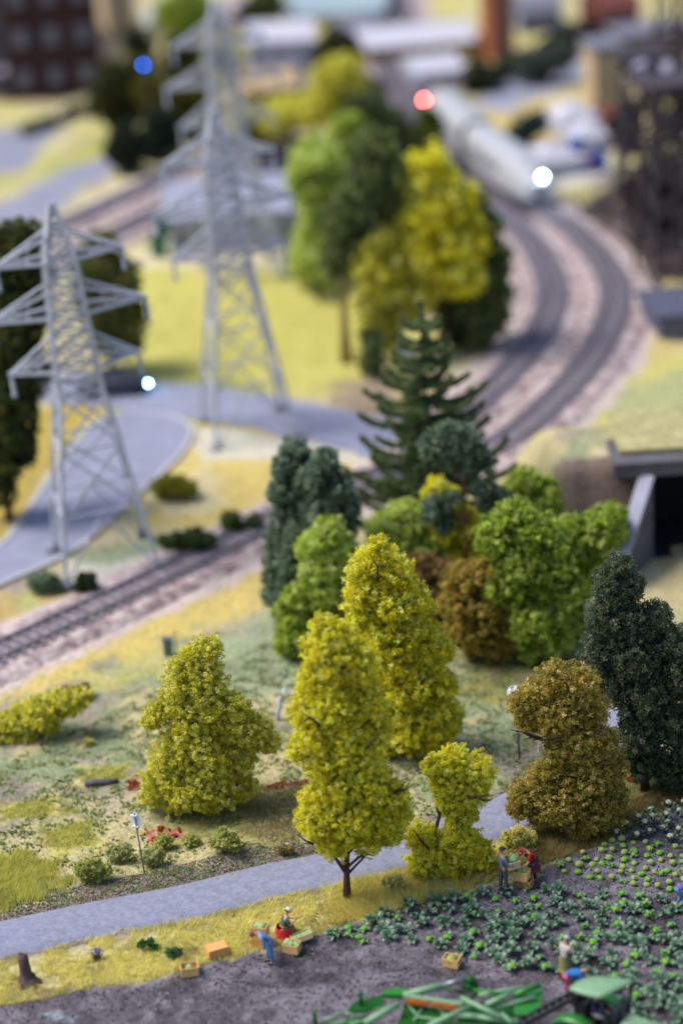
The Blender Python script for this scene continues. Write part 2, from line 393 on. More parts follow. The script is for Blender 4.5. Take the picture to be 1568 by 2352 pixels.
patch([(1330, 1500), (1400, 1300), (1700, 1280), (1700, 1520), (1560, 1560)], c_straw*1.02, 1.4, .8, .9)
patch([(1370, 1250), (1430, 1240), (1520, 1300), (1500, 1340), (1390, 1330)], c_beige*.95, .8, .5, .8)
patch([(1380, 1800), (1568, 1740), (1700, 1760), (1568, 1850), (1420, 1900)], c_olive*.7, .8, .5, .9)
patch([(1200, 1930), (1400, 1860), (1460, 1900), (1330, 1945), (1240, 1985), (1150, 2030), (1080, 2040)], c_olive*1.15, .5, .4, .85)
patch([(440, 2150), (700, 2090), (900, 2030), (1120, 1990), (1080, 2045), (880, 2095), (700, 2155), (560, 2205)], c_grs, .4, .4, .85)
patch([(-300, 2240), (160, 2185), (430, 2150), (560, 2130), (560, 2190), (250, 2255), (-300, 2330)], c_grs*.95, .5, .5, .8)
patch([(300, 2170), (400, 2155), (420, 2190), (330, 2200)], np.array(A(110, 150, 95)), .4, .3, .8, T(n3, .35, .6))
patch([(-300, 2290), (60, 2270), (200, 2255), (300, 2240), (250, 2280), (80, 2310), (-200, 2420)], c_brown*.9, .4, .4, .85)
# behind the front railway
patch([(-300, 1560), (0, 1420), (0, 1335), (150, 1310), (420, 1280), (620, 1190), (610, 1215), (300, 1365), (0, 1500)], c_pink*1.1, .7, .5, .75)
patch([(-100, 1430), (20, 1360), (120, 1350), (200, 1350), (170, 1400), (0, 1450)], np.array(A(206, 176, 112)), .8, .7, .9)
patch([(20, 1370), (100, 1345), (110, 1400), (40, 1410)], np.array(A(186, 196, 128)), .8, .5, .7)
patch([(170, 1290), (400, 1230), (430, 1270), (300, 1340), (150, 1330)], c_wht*.95, .8, .6, .8)
patch([(180, 1275), (390, 1235), (400, 1255), (260, 1300), (190, 1300)], c_sage, .6, .5, .9)
patch([(330, 1190), (430, 1030), (640, 1020), (880, 1045), (860, 1100), (640, 1190), (480, 1230)], c_gold*1.04, .9, .7, .9)
patch([(340, 1140), (480, 1060), (520, 1150), (400, 1190)], c_beige, 1.2, .8, .7)
patch([(440, 990), (700, 1000), (880, 1030), (860, 1060), (460, 1055)], c_wht*.98, 1.0, .5, .8)
patch([(300, 925), (460, 938), (700, 985), (690, 1000), (440, 965)], c_gold*.98, .5, .3, .9)
patch([(-200, 1250), (-200, 900), (60, 940), (250, 915), (210, 970), (130, 1060), (70, 1150), (0, 1245)], np.array(A(196, 172, 82)), .8, .7, .9)
# yellow meadow behind the side road
patch([(270, 905), (280, 600), (700, 590), (880, 640), (900, 860), (780, 905), (480, 905)], c_mead, 2.0, 1.0, .95)
patch([(320, 780), (520, 700), (820, 680), (850, 800), (600, 850)], c_meadd*1.1, 2.5, 1.2, .6)
patch([(420, 860), (700, 880), (600, 910), (400, 905)], c_green*1.3, 1.6, 1.0, .6)
patch([(760, 880), (900, 870), (960, 960), (860, 985), (780, 930)], c_brown*1.05, 1.5, .8, .8)
patch([(250, 570), (700, 545), (760, 600), (720, 620), (500, 620), (270, 612)], c_beige, 1.6, .6, .95)
patch([(380, 420), (700, 400), (720, 560), (330, 585)], c_wht*.8, 1.6, .6, .8)
patch([(250, 540), (380, 470), (370, 560), (270, 590)], c_mead*.98, 1.5, .6, .8)
# left far side: lanes and verges
patch([(-300, 640), (-300, 330), (0, 300), (160, 250), (190, 260), (120, 320), (60, 390), (-100, 420)], c_road*.95, 1.0, .5, .95)
patch([(-200, 430), (60, 400), (200, 330), (270, 270), (330, 280), (260, 350), (120, 400), (-200, 470)], np.array(A(188, 190, 105)), 1.4, .7, .95)
patch([(-200, 520), (0, 470), (150, 390), (300, 340), (330, 370), (200, 430), (120, 500), (-200, 560)], c_road, 1.4, .5, .95)
patch([(120, 500), (300, 400), (480, 330), (500, 350), (160, 510)], c_beige*.98, 1.4, .5, .9)
patch([(-100, 240), (160, 230), (300, 120), (300, -60), (-100, -60)], c_soild*1.1, 2, 1, .9)
# right far side
patch([(960, 240), (1050, 240), (1220, 480), (1330, 560), (1430, 700), (1430, 800), (1300, 980), (1150, 1080), (1040, 1090), (1100, 920), (1200, 830), (1240, 700), (1230, 640), (1120, 470), (1000, 330)], c_ball, 1.6, .5, .95)
patch([(1000, 1000), (1090, 900), (1180, 780), (1130, 780), (1060, 860), (900, 1060)], c_wht*.98, 1.6, .6, .85)
patch([(1140, 780), (1190, 640), (1150, 520), (1110, 560), (1130, 700)], c_yel*.95, 1.4, .5, .8)
patch([(1080, 240), (1250, 220), (1280, 330), (1260, 500), (1130, 340)], c_gold*.95, 1.6, .6, .9)
patch([(1250, 480), (1400, 470), (1560, 620), (1560, 820), (1470, 900), (1440, 740), (1420, 640), (1330, 560)], c_gold*.97, 1.6, .9, .8)
patch([(1130, 1060), (1330, 1000), (1460, 830), (1800, 780), (1800, 1040), (1380, 1060), (1240, 1085)], c_yel*1.0, 1.4, .9, .85)
patch([(1380, 900), (1568, 850), (1800, 860), (1800, 930), (1420, 960)], c_sage*1.05, 1.5, .9, .6)
patch([(1090, 250), (1130, 180), (1400, 110), (1420, 150), (1260, 215), (1170, 260)], c_road*1.05, 2, .6, .95)
patch([(1160, 340), (1400, 330), (1420, 420), (1250, 430)], c_wht*.95, 1.6, .8, .9)
patch([(1300, 480), (1400, 400), (1700, 300), (1700, 600), (1500, 620), (1400, 520)], np.array(A(110, 98, 92)), 2, 1, .9)
patch([(560, 120), (1050, 40), (1040, 240), (900, 260), (600, 240)], np.array(A(140, 132, 140)), 3, 1.5, .8)
# ballast shoulders, the ploughed field, bank under the tunnel hill, dirt under roads
for ln, w in ((OUTER, 2.9), (INNER, 2.9), (TRK_L1, 2.4), (TRK_L2, 2.4)):
    s = Y < 300
    d = np.full(len(PG), 99.); d[s] = line_d(PG[s], ln[::2]); d = d+(n2-.5)*1.2
    k = 1-ss((d-w+.5)/1.0); mixc(k, c_ball*(.75+.5*n3[:, None]))
db = PG[:, 1]-HILL_Y
mixc((X > 7)*(X < 60)*T(db, -.25, 0)*(1-T(db, 1.0, 1.5))*(GZ > .25), c_brown*(.6+.8*n2[:, None]))
fd = np.full(len(PG), 9.); s = (Y < 110); fd[s] = poly_sd(PG[s], FIELD); fd = fd+(n2-.5)*1.1+(n3-.5)*.5
kf = 1-ss((fd+.2)/.5)
light = np.clip(T(n4, .4, .65)*.8+T(n3, .45, .65)*.35, 0, 1)[:, None]
soil = c_soil*(1-light)+c_soil2*light; dk = T(n2, .52, .66)[:, None]*.6; soil = soil*(1-dk)+c_soild*dk
mixc(kf, soil)
patch([(95, 2322), (130, 2318), (150, 2330), (175, 2335), (165, 2342), (120, 2335)], np.array(A(170, 180, 190)), .2, .1, .8)
dr = np.full(len(PG), 9.); dr[s] = line_d(PG[s], ROAD)
mixc((1-ss((dr-ROAD_W-.15)/.6))*(1-kf), c_dirt*(.8+.4*n3[:, None]))
Mg = mat('ground_cover', attr=True, rough=.95, var=.3, scale=5.0, bump=1.0, bscale=9.0, spec=.1)
idx = np.arange(len(PG)).reshape(GX.shape)
Fg = np.stack([idx[:-1, :-1], idx[:-1, 1:], idx[1:, 1:], idx[1:, :-1]], -1).reshape(-1, 4)
ground = link_mesh('ground', mesh_np('ground', np.stack([X, Y, GZ], 1), Fg, Mg, np.clip(col, .01, .85), True))
tag(ground, kind='structure')
GCOL = col

# ------------------------------------------------------------------ ribbons: roads and tracks
def ribbon(path, offs, zs, jit=0, seed=0):
    d = np.gradient(path[:, :2], axis=0); d /= np.linalg.norm(d, axis=1)[:, None]; nn = np.stack([-d[:, 1], d[:, 0]], 1)
    rows = []
    for k, (o, z) in enumerate(zip(offs, zs)):
        oo = np.full(len(path), float(o))
        if jit and k in (0, len(offs)-1): oo += (fbm(np.arange(len(path))*.45, np.full(len(path), k*7.3), seed, 3)-.5)*jit*2
        rows.append(np.concatenate([path[:, :2]+nn*oo[:, None], np.full((len(path), 1), z)], 1))
    V = np.stack(rows, 1).reshape(-1, 3); m_ = len(offs); n = len(path)
    I = np.arange(n*m_).reshape(n, m_)
    return V, np.stack([I[:-1, :-1], I[:-1, 1:], I[1:, 1:], I[1:, :-1]], -1).reshape(-1, 4)
Mroad = mat('asphalt', c_road*.95, rough=.85, var=.16, scale=7, bump=.8, bscale=34, spec=.25, col2=tuple(c_road*1.12))
Mroad.node_tree.nodes['Noise Texture'].inputs['Detail'].default_value = 10
V, Fc = ribbon(ROAD, [-ROAD_W-.2, -ROAD_W, -ROAD_W*.5, 0, ROAD_W*.5, ROAD_W, ROAD_W+.2], [-.2, -.02, .04, .06, .04, -.02, -.2], .12, 3)
tag(link_mesh('road', mesh_np('road', V, Fc[:, ::-1], Mroad, smooth=True)), kind='structure')
Mroad2 = mat('pale_asphalt', c_road*1.02, rough=.85, var=.12, scale=.8, spec=.2)
V, Fc = ribbon(ROAD2, [-ROAD2_W, 0, ROAD2_W], [0.02, .05, .02], .3, 5)
tag(link_mesh('road', mesh_np('road', V, Fc[:, ::-1], Mroad2, smooth=True)), kind='structure')
rd = catmull(np.concatenate([RD2, RD2[:1]]), 5)[:-1]
bm = MB(); bm.add([(x, y, .06) for x, y in rd], [tuple(range(len(rd)))]); 
tag(bm.build('road', Mroad2), kind='structure')
# pale kerb line round the left road
cen = rd.mean(0)
Mkerb = mat('pale_kerb', A(205, 203, 208), var=.1, rough=.8)
V, Fc = ribbon(np.concatenate([rd, rd[:1]]), [-.3, .3], [.11, .11]); 
k_ = MB()
for i in range(len(rd)):
    p = rd[i]; q = rd[(i+1) % len(rd)]
    if np.linalg.norm(p-q) > .05: k_.bar((*p, .05), (*q, .05), .26, .14)
tag(k_.build('kerb', Mkerb), kind='structure')

Mbal = mat('ballast', c_ball, rough=.95, var=.35, scale=3.5, bump=1.0, bscale=6, col2=tuple(c_balld), spec=.1)
Msleep = mat('sleeper_wood', A(134, 127, 138), rough=.9, var=.3, scale=2)
Mrail = mat('rail_steel', A(180, 174, 186), rough=.45, var=.15, scale=2, metal=.5)
Mraild = mat('rail_rust', A(70, 58, 62), rough=.8, var=.2, scale=2)
def railway(path, label, ymax=260):
    path = path[path[:, 1] < ymax]; root = empty('railway_track', (path[0][0], path[0][1], .1), 0, label, 'railway track', 'railway tracks across the layout')
    off = np.array([path[0][0], path[0][1], .1])
    def put(name, V, Fc, m): link_mesh(name, mesh_np(name, V-off, Fc[:, ::-1], m, smooth=False), root)
    V, Fc = ribbon(path, [-2.3, -1.7, 1.7, 2.3], [.12, .38, .38, .12], .25, 7); put('ballast_bed', V, Fc, Mbal)
    fine = resample(path, .6); d = np.gradient(fine, axis=0); d /= np.linalg.norm(d, axis=1)[:, None]
    a = MB()
    for p, t in zip(fine, d):
        nn = np.array([-t[1], t[0]])*1.1
        a.bar((*(p-nn), .41), (*(p+nn), .41), .34, .12)
    v = np.array(a.v)-off; me = bpy.data.meshes.new('sleeper_row'); me.from_pydata(v.tolist(), [], a.f); me.materials.append(Msleep)
    o = link_mesh('sleeper_row', me, root); o['kind'] = 'stuff'
    for s in (-1, 1):
        for (w0, w1, z0, z1, mm, nm) in ((.72, .80, .50, .66, Mrail, 'rail'),):
            V, Fc = ribbon(path, [s*.70-.06, s*.70-.03, s*.70+.03, s*.70+.06], [z0, z1, z1, z0]); put(nm, V, Fc, mm)
    return root
railway(OUTER, 'long single track from the front left sweeping right into the outer curve', 260)
railway(INNER, 'inner track of the double curve beside the yellow trees', 260)
railway(TRK_L1, 'upper of the two straight tracks behind the left pylon')
railway(TRK_L2, 'lower of the two straight tracks behind the left pylon')
# ------------------------------------------------------------------ trees
Mfol = mat('flock_foliage', attr=True, rough=.9, var=.12, scale=4, spec=.08, transl=.48)
Mbark = mat('bark', A(96, 74, 62), rough=.95, var=.35, scale=9, bump=1, bscale=30)
Mbarkd = mat('dark_bark', A(64, 50, 42), rough=.95, var=.35, scale=9, bump=1, bscale=30)
NTRI = [0]
def to_plane(u, v, y):           # point on the vertical plane y seen at u, v
    d = ray(u, v); t = y/d[1]; return CAM+d*t
YEL = [A(242, 230, 72, 1.5), A(232, 220, 56, 1.45), A(248, 240, 118, 1.5), A(216, 206, 56, 1.3)]
YEL2 = [A(230, 222, 88, 1.45), A(216, 212, 72, 1.4), A(240, 234, 140, 1.45), A(200, 198, 70, 1.3)]
BRN = [A(204, 184, 92, 1.25), A(186, 168, 74, 1.2), A(222, 206, 128, 1.3), A(164, 152, 72, 1.15)]
DGR = [A(106, 122, 96, 1.3), A(90, 106, 80, 1.3), A(140, 142, 112, 1.3), A(80, 98, 84, 1.3)]
DGF = [A(124, 138, 84, 1.35), A(104, 120, 72, 1.3), A(142, 150, 100, 1.3), A(96, 112, 76, 1.3)]
TEAL = [A(128, 150, 126, 1.3), A(112, 134, 108, 1.3), A(146, 164, 136, 1.3), A(106, 126, 96, 1.3)]
GRN = [A(178, 196, 80, 1.4), A(156, 178, 64, 1.35), A(196, 208, 112, 1.45), A(136, 158, 58, 1.25)]
GRN2 = [A(190, 206, 100, 1.5), A(172, 192, 80, 1.45), A(208, 218, 134, 1.5)]
OLV = [A(198, 176, 88, 1.25), A(178, 160, 76, 1.2), A(216, 190, 98, 1.2), A(160, 154, 80, 1.2)]
RBR = [A(172, 138, 92, 1.2), A(150, 122, 78, 1.2), A(186, 156, 106, 1.2)]
def tree(name, label, base, blobs, pal, size=.09, lump=.3, dens=1.0, top=None, trunk_r=.16, bark=None, limbs=6, twigs=(), spk=None, group=None, cat='tree', wt=None, ragged=.12, fill=True, lean=0, trunkpath=None, kind='leaf', stray=0.0, rs=1.0):
    B = G(*base); sc = depth_scale(B)
    root = empty(name, B, 0, label, cat, group)
    rows = []
    for b in blobs:
        c = to_plane(b[0], b[1], B[1]); d = ray(b[0], b[1]); d = d/np.linalg.norm(d); r = b[2]/sc*rs
        offs = [(0, 1.0)]
        if fill and r > .35: offs = [(rnd.uniform(-.12, .12)*r, 1.0), (-.5*r, .86), (.5*r, .86)]
        for o, k in offs:
            q = c+d*o-B; q[2] = max(q[2], r*k*.45); rows.append((*q, r*k))
    pts, sz, cc = crown(rows, size, lump, dens, pal, wt, spk, ragged)
    if stray:
        k = rng.uniform(size=len(pts)) < stray; ctr = np.array(rows)[:, :3].mean(0); pts[k] += unit(k.sum())*rng.uniform(.1, .45, (k.sum(), 1)); sz[k] *= .6
    ok = pts[:, 2] > .02; pts, sz, cc = pts[ok], sz[ok], cc[ok]
    me = (flock_mesh if kind == 'flock' else quad_mesh)('crown', pts, sz, cc, Mfol); NTRI[0] += len(pts)*(4 if kind == 'flock' else 2)
    link_mesh('crown', me, root)
    mb = MB(); arr = np.array(rows); zt = arr[:, 2].max()
    tp = trunkpath
    if tp is None:
        k = arr[:, 2].argmax(); t_ = arr[k, :3]; n = 7; tp = []
        for i in range(n):
            f = i/(n-1); lo = arr[np.abs(arr[:, 2]-t_[2]*f).argmin(), :2]
            xy = t_[:2]*f*.6 + lo*.4*min(1, f*2); tp.append((xy[0]+rnd.uniform(-.05, .05), xy[1]+rnd.uniform(-.05, .05), t_[2]*.93*f-.05*(i == 0)))
    else:
        tp = [tuple(to_plane(u, v, B[1])-B) for u, v in trunkpath]; tp[0] = (tp[0][0], tp[0][1], -.1)
    n = len(tp); mb.tube(tp, [trunk_r*(1.35 if i == 0 else 1)*(1-.8*i/(n-1)) for i in range(n)], 8)
    for k in range(limbs):
        j = rnd.randrange(len(arr)); e = arr[j, :3]; i = max(1, min(n-2, int(n*.8*e[2]/max(zt, .1)))); s_ = np.array(tp[i]); e = e+unit(1)[0]*arr[j, 3]*.6
        if e[2] < s_[2]: e[2] = s_[2]+.1
        mid_ = (s_+e)/2+np.array([0, 0, -.08]); mb.tube([s_, mid_, e], [trunk_r*.42, trunk_r*.28, trunk_r*.1], 6)
    mb.build('trunk', bark or Mbark, root, smooth=True)
    for tw in twigs:              # bare twigs seen in the photograph: lists of u, v
        q = [to_plane(u, v, B[1]-tw[0])-B for u, v in tw[1:]]; m2 = MB(); m2.tube(q, [.06*(1-.7*i/(len(q)-1)) for i in range(len(q))], 6)
        m2.build('branch', bark or Mbark, root, smooth=True)
    return root

tree('deciduous_tree', 'bushy yellow green tree left of centre with a side lobe to the right', (450, 1868),
     [(478, 1492, 34), (448, 1512, 36), (420, 1548, 42), (470, 1560, 50), (415, 1600, 52), (475, 1620, 58), (530, 1632, 48), (362, 1640, 32), (345, 1655, 22), (440, 1680, 62), (548, 1668, 50), (585, 1675, 40), (616, 1702, 28), (490, 1478, 20), (400, 1728, 50), (480, 1735, 68), (550, 1735, 42), (372, 1790, 48), (440, 1800, 66), (515, 1800, 55), (568, 1806, 28), (352, 1822, 36), (405, 1832, 42), (475, 1835, 42)],
     YEL2, .043, .19, .85, rs=.93, ragged=.26, trunk_r=.17, limbs=8, stray=.01)
tree('deciduous_tree', 'tall slim bright yellow tree on the verge with its bare lower trunk showing', (795, 2066),
     [(742, 1440, 30), (772, 1458, 36), (735, 1490, 42), (790, 1500, 46), (832, 1500, 30), (762, 1540, 52), (722, 1565, 40), (822, 1550, 48), (755, 1612, 64), (702, 1625, 36), (838, 1622, 46), (722, 1685, 52), (795, 1690, 60), (862, 1672, 38), (690, 1722, 30), (752, 1748, 54), (826, 1745, 50), (768, 1808, 60), (845, 1800, 54), (900, 1828, 38), (915, 1870, 34), (738, 1858, 55), (812, 1872, 66), (885, 1878, 46), (722, 1898, 36), (768, 1930, 42), (846, 1925, 40), (895, 1912, 32)],
     YEL, .043, .19, .85, rs=1.0, ragged=.24, trunk_r=.13, limbs=9, trunkpath=[(797, 2070), (796, 2010), (796, 1950), (800, 1880), (790, 1790), (775, 1680), (770, 1560), (760, 1460)],
     twigs=[(.1, (797, 1992), (825, 1968), (850, 1950), (872, 1938)), (.1, (797, 2002), (778, 1978), (764, 1962)), (.1, (799, 1960), (825, 1935), (840, 1920)), (.1, (820, 1970), (842, 1962), (860, 1965)), (1.5, (735, 1668), (715, 1650), (696, 1640)), (1.5, (715, 1650), (706, 1652), (694, 1660)), (.6, (890, 1830), (918, 1812), (935, 1790)), (.6, (905, 1820), (925, 1815), (946, 1806)), (.5, (720, 1940), (700, 1930), (682, 1916)), (1.2, (840, 1720), (858, 1700), (872, 1680))], stray=.015)
tree('deciduous_tree', 'big golden yellow tree behind the slim one, broad at its foot', (930, 1728),
     [(862, 1262, 32), (882, 1290, 36), (842, 1305, 46), (902, 1325, 48), (832, 1360, 50), (905, 1380, 62), (830, 1400, 46), (952, 1385, 42), (862, 1450, 62), (955, 1450, 52), (898, 1500, 72), (985, 1498, 50), (1012, 1490, 34), (925, 1570, 76), (1002, 1575, 50), (995, 1640, 62), (930, 1650, 74), (875, 1630, 50), (895, 1695, 48), (975, 1692, 50), (1020, 1660, 38)],
     YEL, .06, .26, .78, rs=.95, ragged=.22, trunk_r=.2, limbs=8, twigs=[(1.3, (868, 1322), (866, 1300), (855, 1285)), (1.3, (866, 1305), (878, 1290))])
tree('deciduous_tree', 'small forked yellow tree growing out of a low bush beside the lane', (985, 2012),
     [(1042, 1752, 40), (1000, 1760, 32), (1092, 1770, 40), (1030, 1792, 46), (1080, 1812, 44), (1042, 1842, 40), (1072, 1872, 26), (968, 1920, 38), (1000, 1958, 44), (1058, 1928, 46), (1048, 1900, 30), (1092, 1955, 40), (1048, 1982, 42), (965, 1982, 34), (1112, 1985, 24), (1010, 1998, 32)],
     YEL, .043, .18, .85, rs=.98, ragged=.22, trunk_r=.12, limbs=5, trunkpath=[(965, 2014), (985, 1962), (1000, 1905), (1010, 1868), (1030, 1810), (1045, 1750)],
     twigs=[(1.0, (1075, 1832), (1100, 1832), (1122, 1824)), (1.0, (1090, 1826), (1108, 1838), (1128, 1838)), (.9, (1008, 1870), (1002, 1855), (1006, 1848)), (.9, (985, 1950), (965, 1930), (950, 1905))], stray=.015)
tree('deciduous_tree', 'ochre brown tree with orange leaves beside the vegetable field', (1330, 1912),
     [(1268, 1560, 40), (1322, 1578, 50), (1240, 1592, 42), (1198, 1612, 36), (1280, 1640, 66), (1360, 1630, 40), (1225, 1650, 40), (1322, 1700, 66), (1385, 1705, 40), (1290, 1728, 40), (1350, 1778, 66), (1408, 1762, 34), (1250, 1785, 44), (1198, 1818, 36), (1195, 1850, 34), (1280, 1835, 66), (1358, 1858, 58), (1412, 1828, 34), (1240, 1872, 34), (1328, 1895, 46), (1395, 1888, 34)],
     BRN, .045, .18, .75, rs=.97, ragged=.22, trunk_r=.18, bark=Mbarkd, limbs=9, spk=(.045, A(240, 180, 40, 1.2)),
     twigs=[(1.5, (1290, 1692), (1250, 1700), (1225, 1692), (1205, 1698)), (1.5, (1235, 1698), (1215, 1685), (1172, 1676)), (1.5, (1240, 1695), (1215, 1690), (1200, 1682)), (.4, (1268, 1925), (1230, 1932), (1205, 1940)), (.4, (1250, 1930), (1232, 1920))], stray=.02)
tree('deciduous_tree', 'dark green tall tree at the right edge above the cauliflower rows', (1480, 1815),
     [(1418, 1302, 34), (1400, 1342, 42), (1448, 1345, 34), (1412, 1375, 44), (1390, 1420, 50), (1450, 1432, 56), (1505, 1412, 34), (1378, 1490, 48), (1450, 1510, 70), (1530, 1475, 46), (1565, 1550, 62), (1480, 1595, 72), (1402, 1570, 46), (1545, 1650, 66), (1470, 1680, 56), (1590, 1720, 56), (1445, 1735, 30), (1502, 1752, 44), (1545, 1785, 36), (1620, 1650, 60), (1600, 1780, 50), (1470, 1775, 24)],
     DGR, .054, .22, .72, rs=.96, ragged=.22, trunk_r=.16, bark=Mbarkd, limbs=10, spk=(.02, A(180, 150, 70)), trunkpath=[(1481, 1822), (1478, 1760), (1475, 1690), (1470, 1580), (1450, 1480), (1425, 1330)], stray=.03)
tree('deciduous_tree', 'rounded olive brown tree behind the golden one', (1082, 1520),
     [(1060, 1335, 42), (1108, 1328, 42), (1152, 1362, 42), (1090, 1400, 58), (1150, 1425, 44), (1065, 1440, 42), (1142, 1475, 40), (1090, 1465, 40), (1172, 1400, 30), (1178, 1440, 26), (1045, 1390, 36)],
     OLV, .12, .32, .8, rs=1.12, kind='leaf', trunk_r=.14, bark=Mbarkd, spk=(.05, A(230, 180, 50, 1.1)))
tree('deciduous_tree', 'reddish brown tree tucked behind the golden tree', (1010, 1445),
     [(968, 1300, 34), (1000, 1330, 42), (1035, 1320, 34), (1040, 1380, 44), (990, 1380, 40)], RBR, .12, .32, .8, kind='leaf', trunk_r=.13, bark=Mbarkd)
# green clump in the middle
tree('deciduous_tree', 'fresh green rounded tree lowest in the clump left of the golden tree', (690, 1508),
     [(690, 1385, 42), (662, 1412, 36), (735, 1395, 40), (700, 1445, 52), (662, 1470, 34), (738, 1450, 42), (690, 1480, 34)], GRN, .12, .34, .8, kind='leaf', rs=1.08)
tree('deciduous_tree', 'light green tree between the dark firs and the golden tree', (765, 1480),
     [(755, 1222, 34), (725, 1260, 38), (785, 1262, 36), (752, 1300, 46), (802, 1330, 38), (720, 1310, 30), (790, 1380, 40), (750, 1350, 40)], GRN2, .12, .34, .8, kind='leaf', rs=1.15)
tree('conifer_tree', 'dark grey green column tree at the left of the clump', (650, 1425),
     [(672, 1040, 34), (655, 1078, 34), (700, 1060, 28), (652, 1130, 38), (690, 1120, 34), (662, 1190, 40), (640, 1240, 32), (640, 1290, 34), (622, 1330, 24), (622, 1370, 20)], TEAL, .12, .36, .8, kind='leaf', bark=Mbarkd)
tree('conifer_tree', 'taller grey green fir with rounded shoulders in the clump', (715, 1440),
     [(745, 1062, 34), (722, 1100, 42), (770, 1120, 40), (792, 1160, 36), (740, 1165, 48), (700, 1220, 46), (790, 1200, 36), (675, 1280, 44), (720, 1290, 40), (668, 1340, 38), (650, 1380, 30)], TEAL, .12, .36, .8, kind='leaf', bark=Mbarkd)
tree('deciduous_tree', 'pale green spreading tree right behind the golden treetop', (930, 1400),
     [(928, 1192, 42), (885, 1218, 40), (972, 1205, 40), (1000, 1240, 40), (940, 1260, 56), (890, 1280, 40), (990, 1290, 40)], GRN2, .13, .36, .75, kind='leaf', rs=1.08)
tree('deciduous_tree', 'bright green tree furthest back right of the pine', (1220, 1340),
     [(1205, 1105, 32), (1245, 1130, 38), (1185, 1125, 30), (1262, 1170, 32), (1215, 1165, 44), (1240, 1200, 36)], GRN, .13, .36, .75, kind='leaf')
tree('deciduous_tree', 'broad mid green tree right of the pine with a rounded crown', (1240, 1525),
     [(1180, 1195, 46), (1135, 1235, 44), (1225, 1225, 50), (1255, 1290, 58), (1190, 1290, 56), (1285, 1350, 52), (1235, 1400, 62), (1260, 1462, 50), (1205, 1450, 46), (1160, 1350, 40), (1225, 1490, 34)], GRN, .12, .36, .8, kind='leaf', rs=1.08)
tree('deciduous_tree', 'mid green tree leaning toward the tunnel mouth', (1325, 1480),
     [(1392, 1205, 34), (1355, 1220, 40), (1315, 1225, 40), (1378, 1255, 36), (1330, 1280, 46), (1315, 1340, 46), (1305, 1410, 42), (1320, 1440, 30)], GRN, .12, .36, .8, kind='leaf', rs=1.08)
tree('deciduous_tree', 'yellow tree mostly hidden behind the pine', (1045, 1400),
     [(1005, 1125, 26), (1030, 1135, 22), (985, 1140, 18), (1062, 1205, 46), (1020, 1220, 40), (1085, 1240, 40), (1055, 1280, 40)], YEL, .13, .36, .75, kind='leaf')
# pine with separate foliage pads
tree('pine_tree', 'scots pine with blue green foliage pads on a bare brown trunk', (1075, 1420),
     [(1030, 1000, 34), (1065, 1010, 34), (995, 1030, 34), (1045, 1040, 40), (1095, 1045, 30), (1120, 1065, 22), (1070, 1070, 26), (1000, 1165, 32), (1035, 1150, 28), (985, 1180, 22), (1020, 1200, 26), (1110, 1130, 30), (1145, 1135, 26), (1165, 1150, 16), (1120, 1165, 24)],
     TEAL, .11, .3, .75, kind='leaf', trunk_r=.16, bark=mat('pine_bark', A(146, 100, 70), var=.3, rough=.95), limbs=7, fill=False, trunkpath=[(1076, 1425), (1072, 1290), (1068, 1200), (1062, 1110), (1050, 1030)])
# spruce built from drooping tiered boughs
def spruce(label, base, top, halfw, pal, tiers=13):
    B = G(*base); Tp = to_plane(top[0], top[1], B[1])-B; h = Tp[2]; sc = depth_scale(B); w = halfw/sc
    root = empty('spruce_tree', B, 0, label, 'tree'); mb = MB(); mb.tube([(0, 0, -.1), tuple(Tp*.5), tuple(Tp)], [.2, .13, .03], 8); mb.build('trunk', Mbarkd, root, True)
    for t in range(tiers):
        f = t/(tiers-1); z = h*(.12+.87*f); r = w*(1-f)**.62*rnd.uniform(.86, 1.1)+.15; nb = int(10-4*f); a0 = rnd.uniform(0, 6)
        PT, CC = [], []; bb = MB()
        for k in range(nb):
            a = a0+2*math.pi*k/nb+rnd.uniform(-.2, .2); L = r*rnd.uniform(.75, 1.1); n = int(210*L)
            s = rng.uniform(.05, 1, n)**.8; zz = z-.42*L*s+.56*L*s**2.4
            x = np.cos(a)*L*s+Tp[0]*z/h; y = np.sin(a)*L*s+Tp[1]*z/h
            wd = .42*(1-s*.6)*min(1, L); side = rng.normal(0, .4, n)*wd
            PT.append(np.stack([x-np.sin(a)*side, y+np.cos(a)*side, zz-np.abs(side)*.3+rng.normal(0, .05, n)], 1))
            CC.append(np.array(pal)[rng.choice(len(pal), n)]*rng.uniform(.75, 1.25, (n, 1)))
        pts = np.concatenate(PT); cc = np.concatenate(CC)
        link_mesh('bough', flock_mesh('bough', pts, np.full(len(pts), .115), cc, Mfol), root); NTRI[0] += len(pts)*4
spruce('large spruce with upswept boughs right of centre beside the curve', (1000, 1265), (962, 692), 212, [A(118, 136, 88, 1.35), A(98, 118, 74, 1.3), A(138, 150, 104, 1.35)], 13)

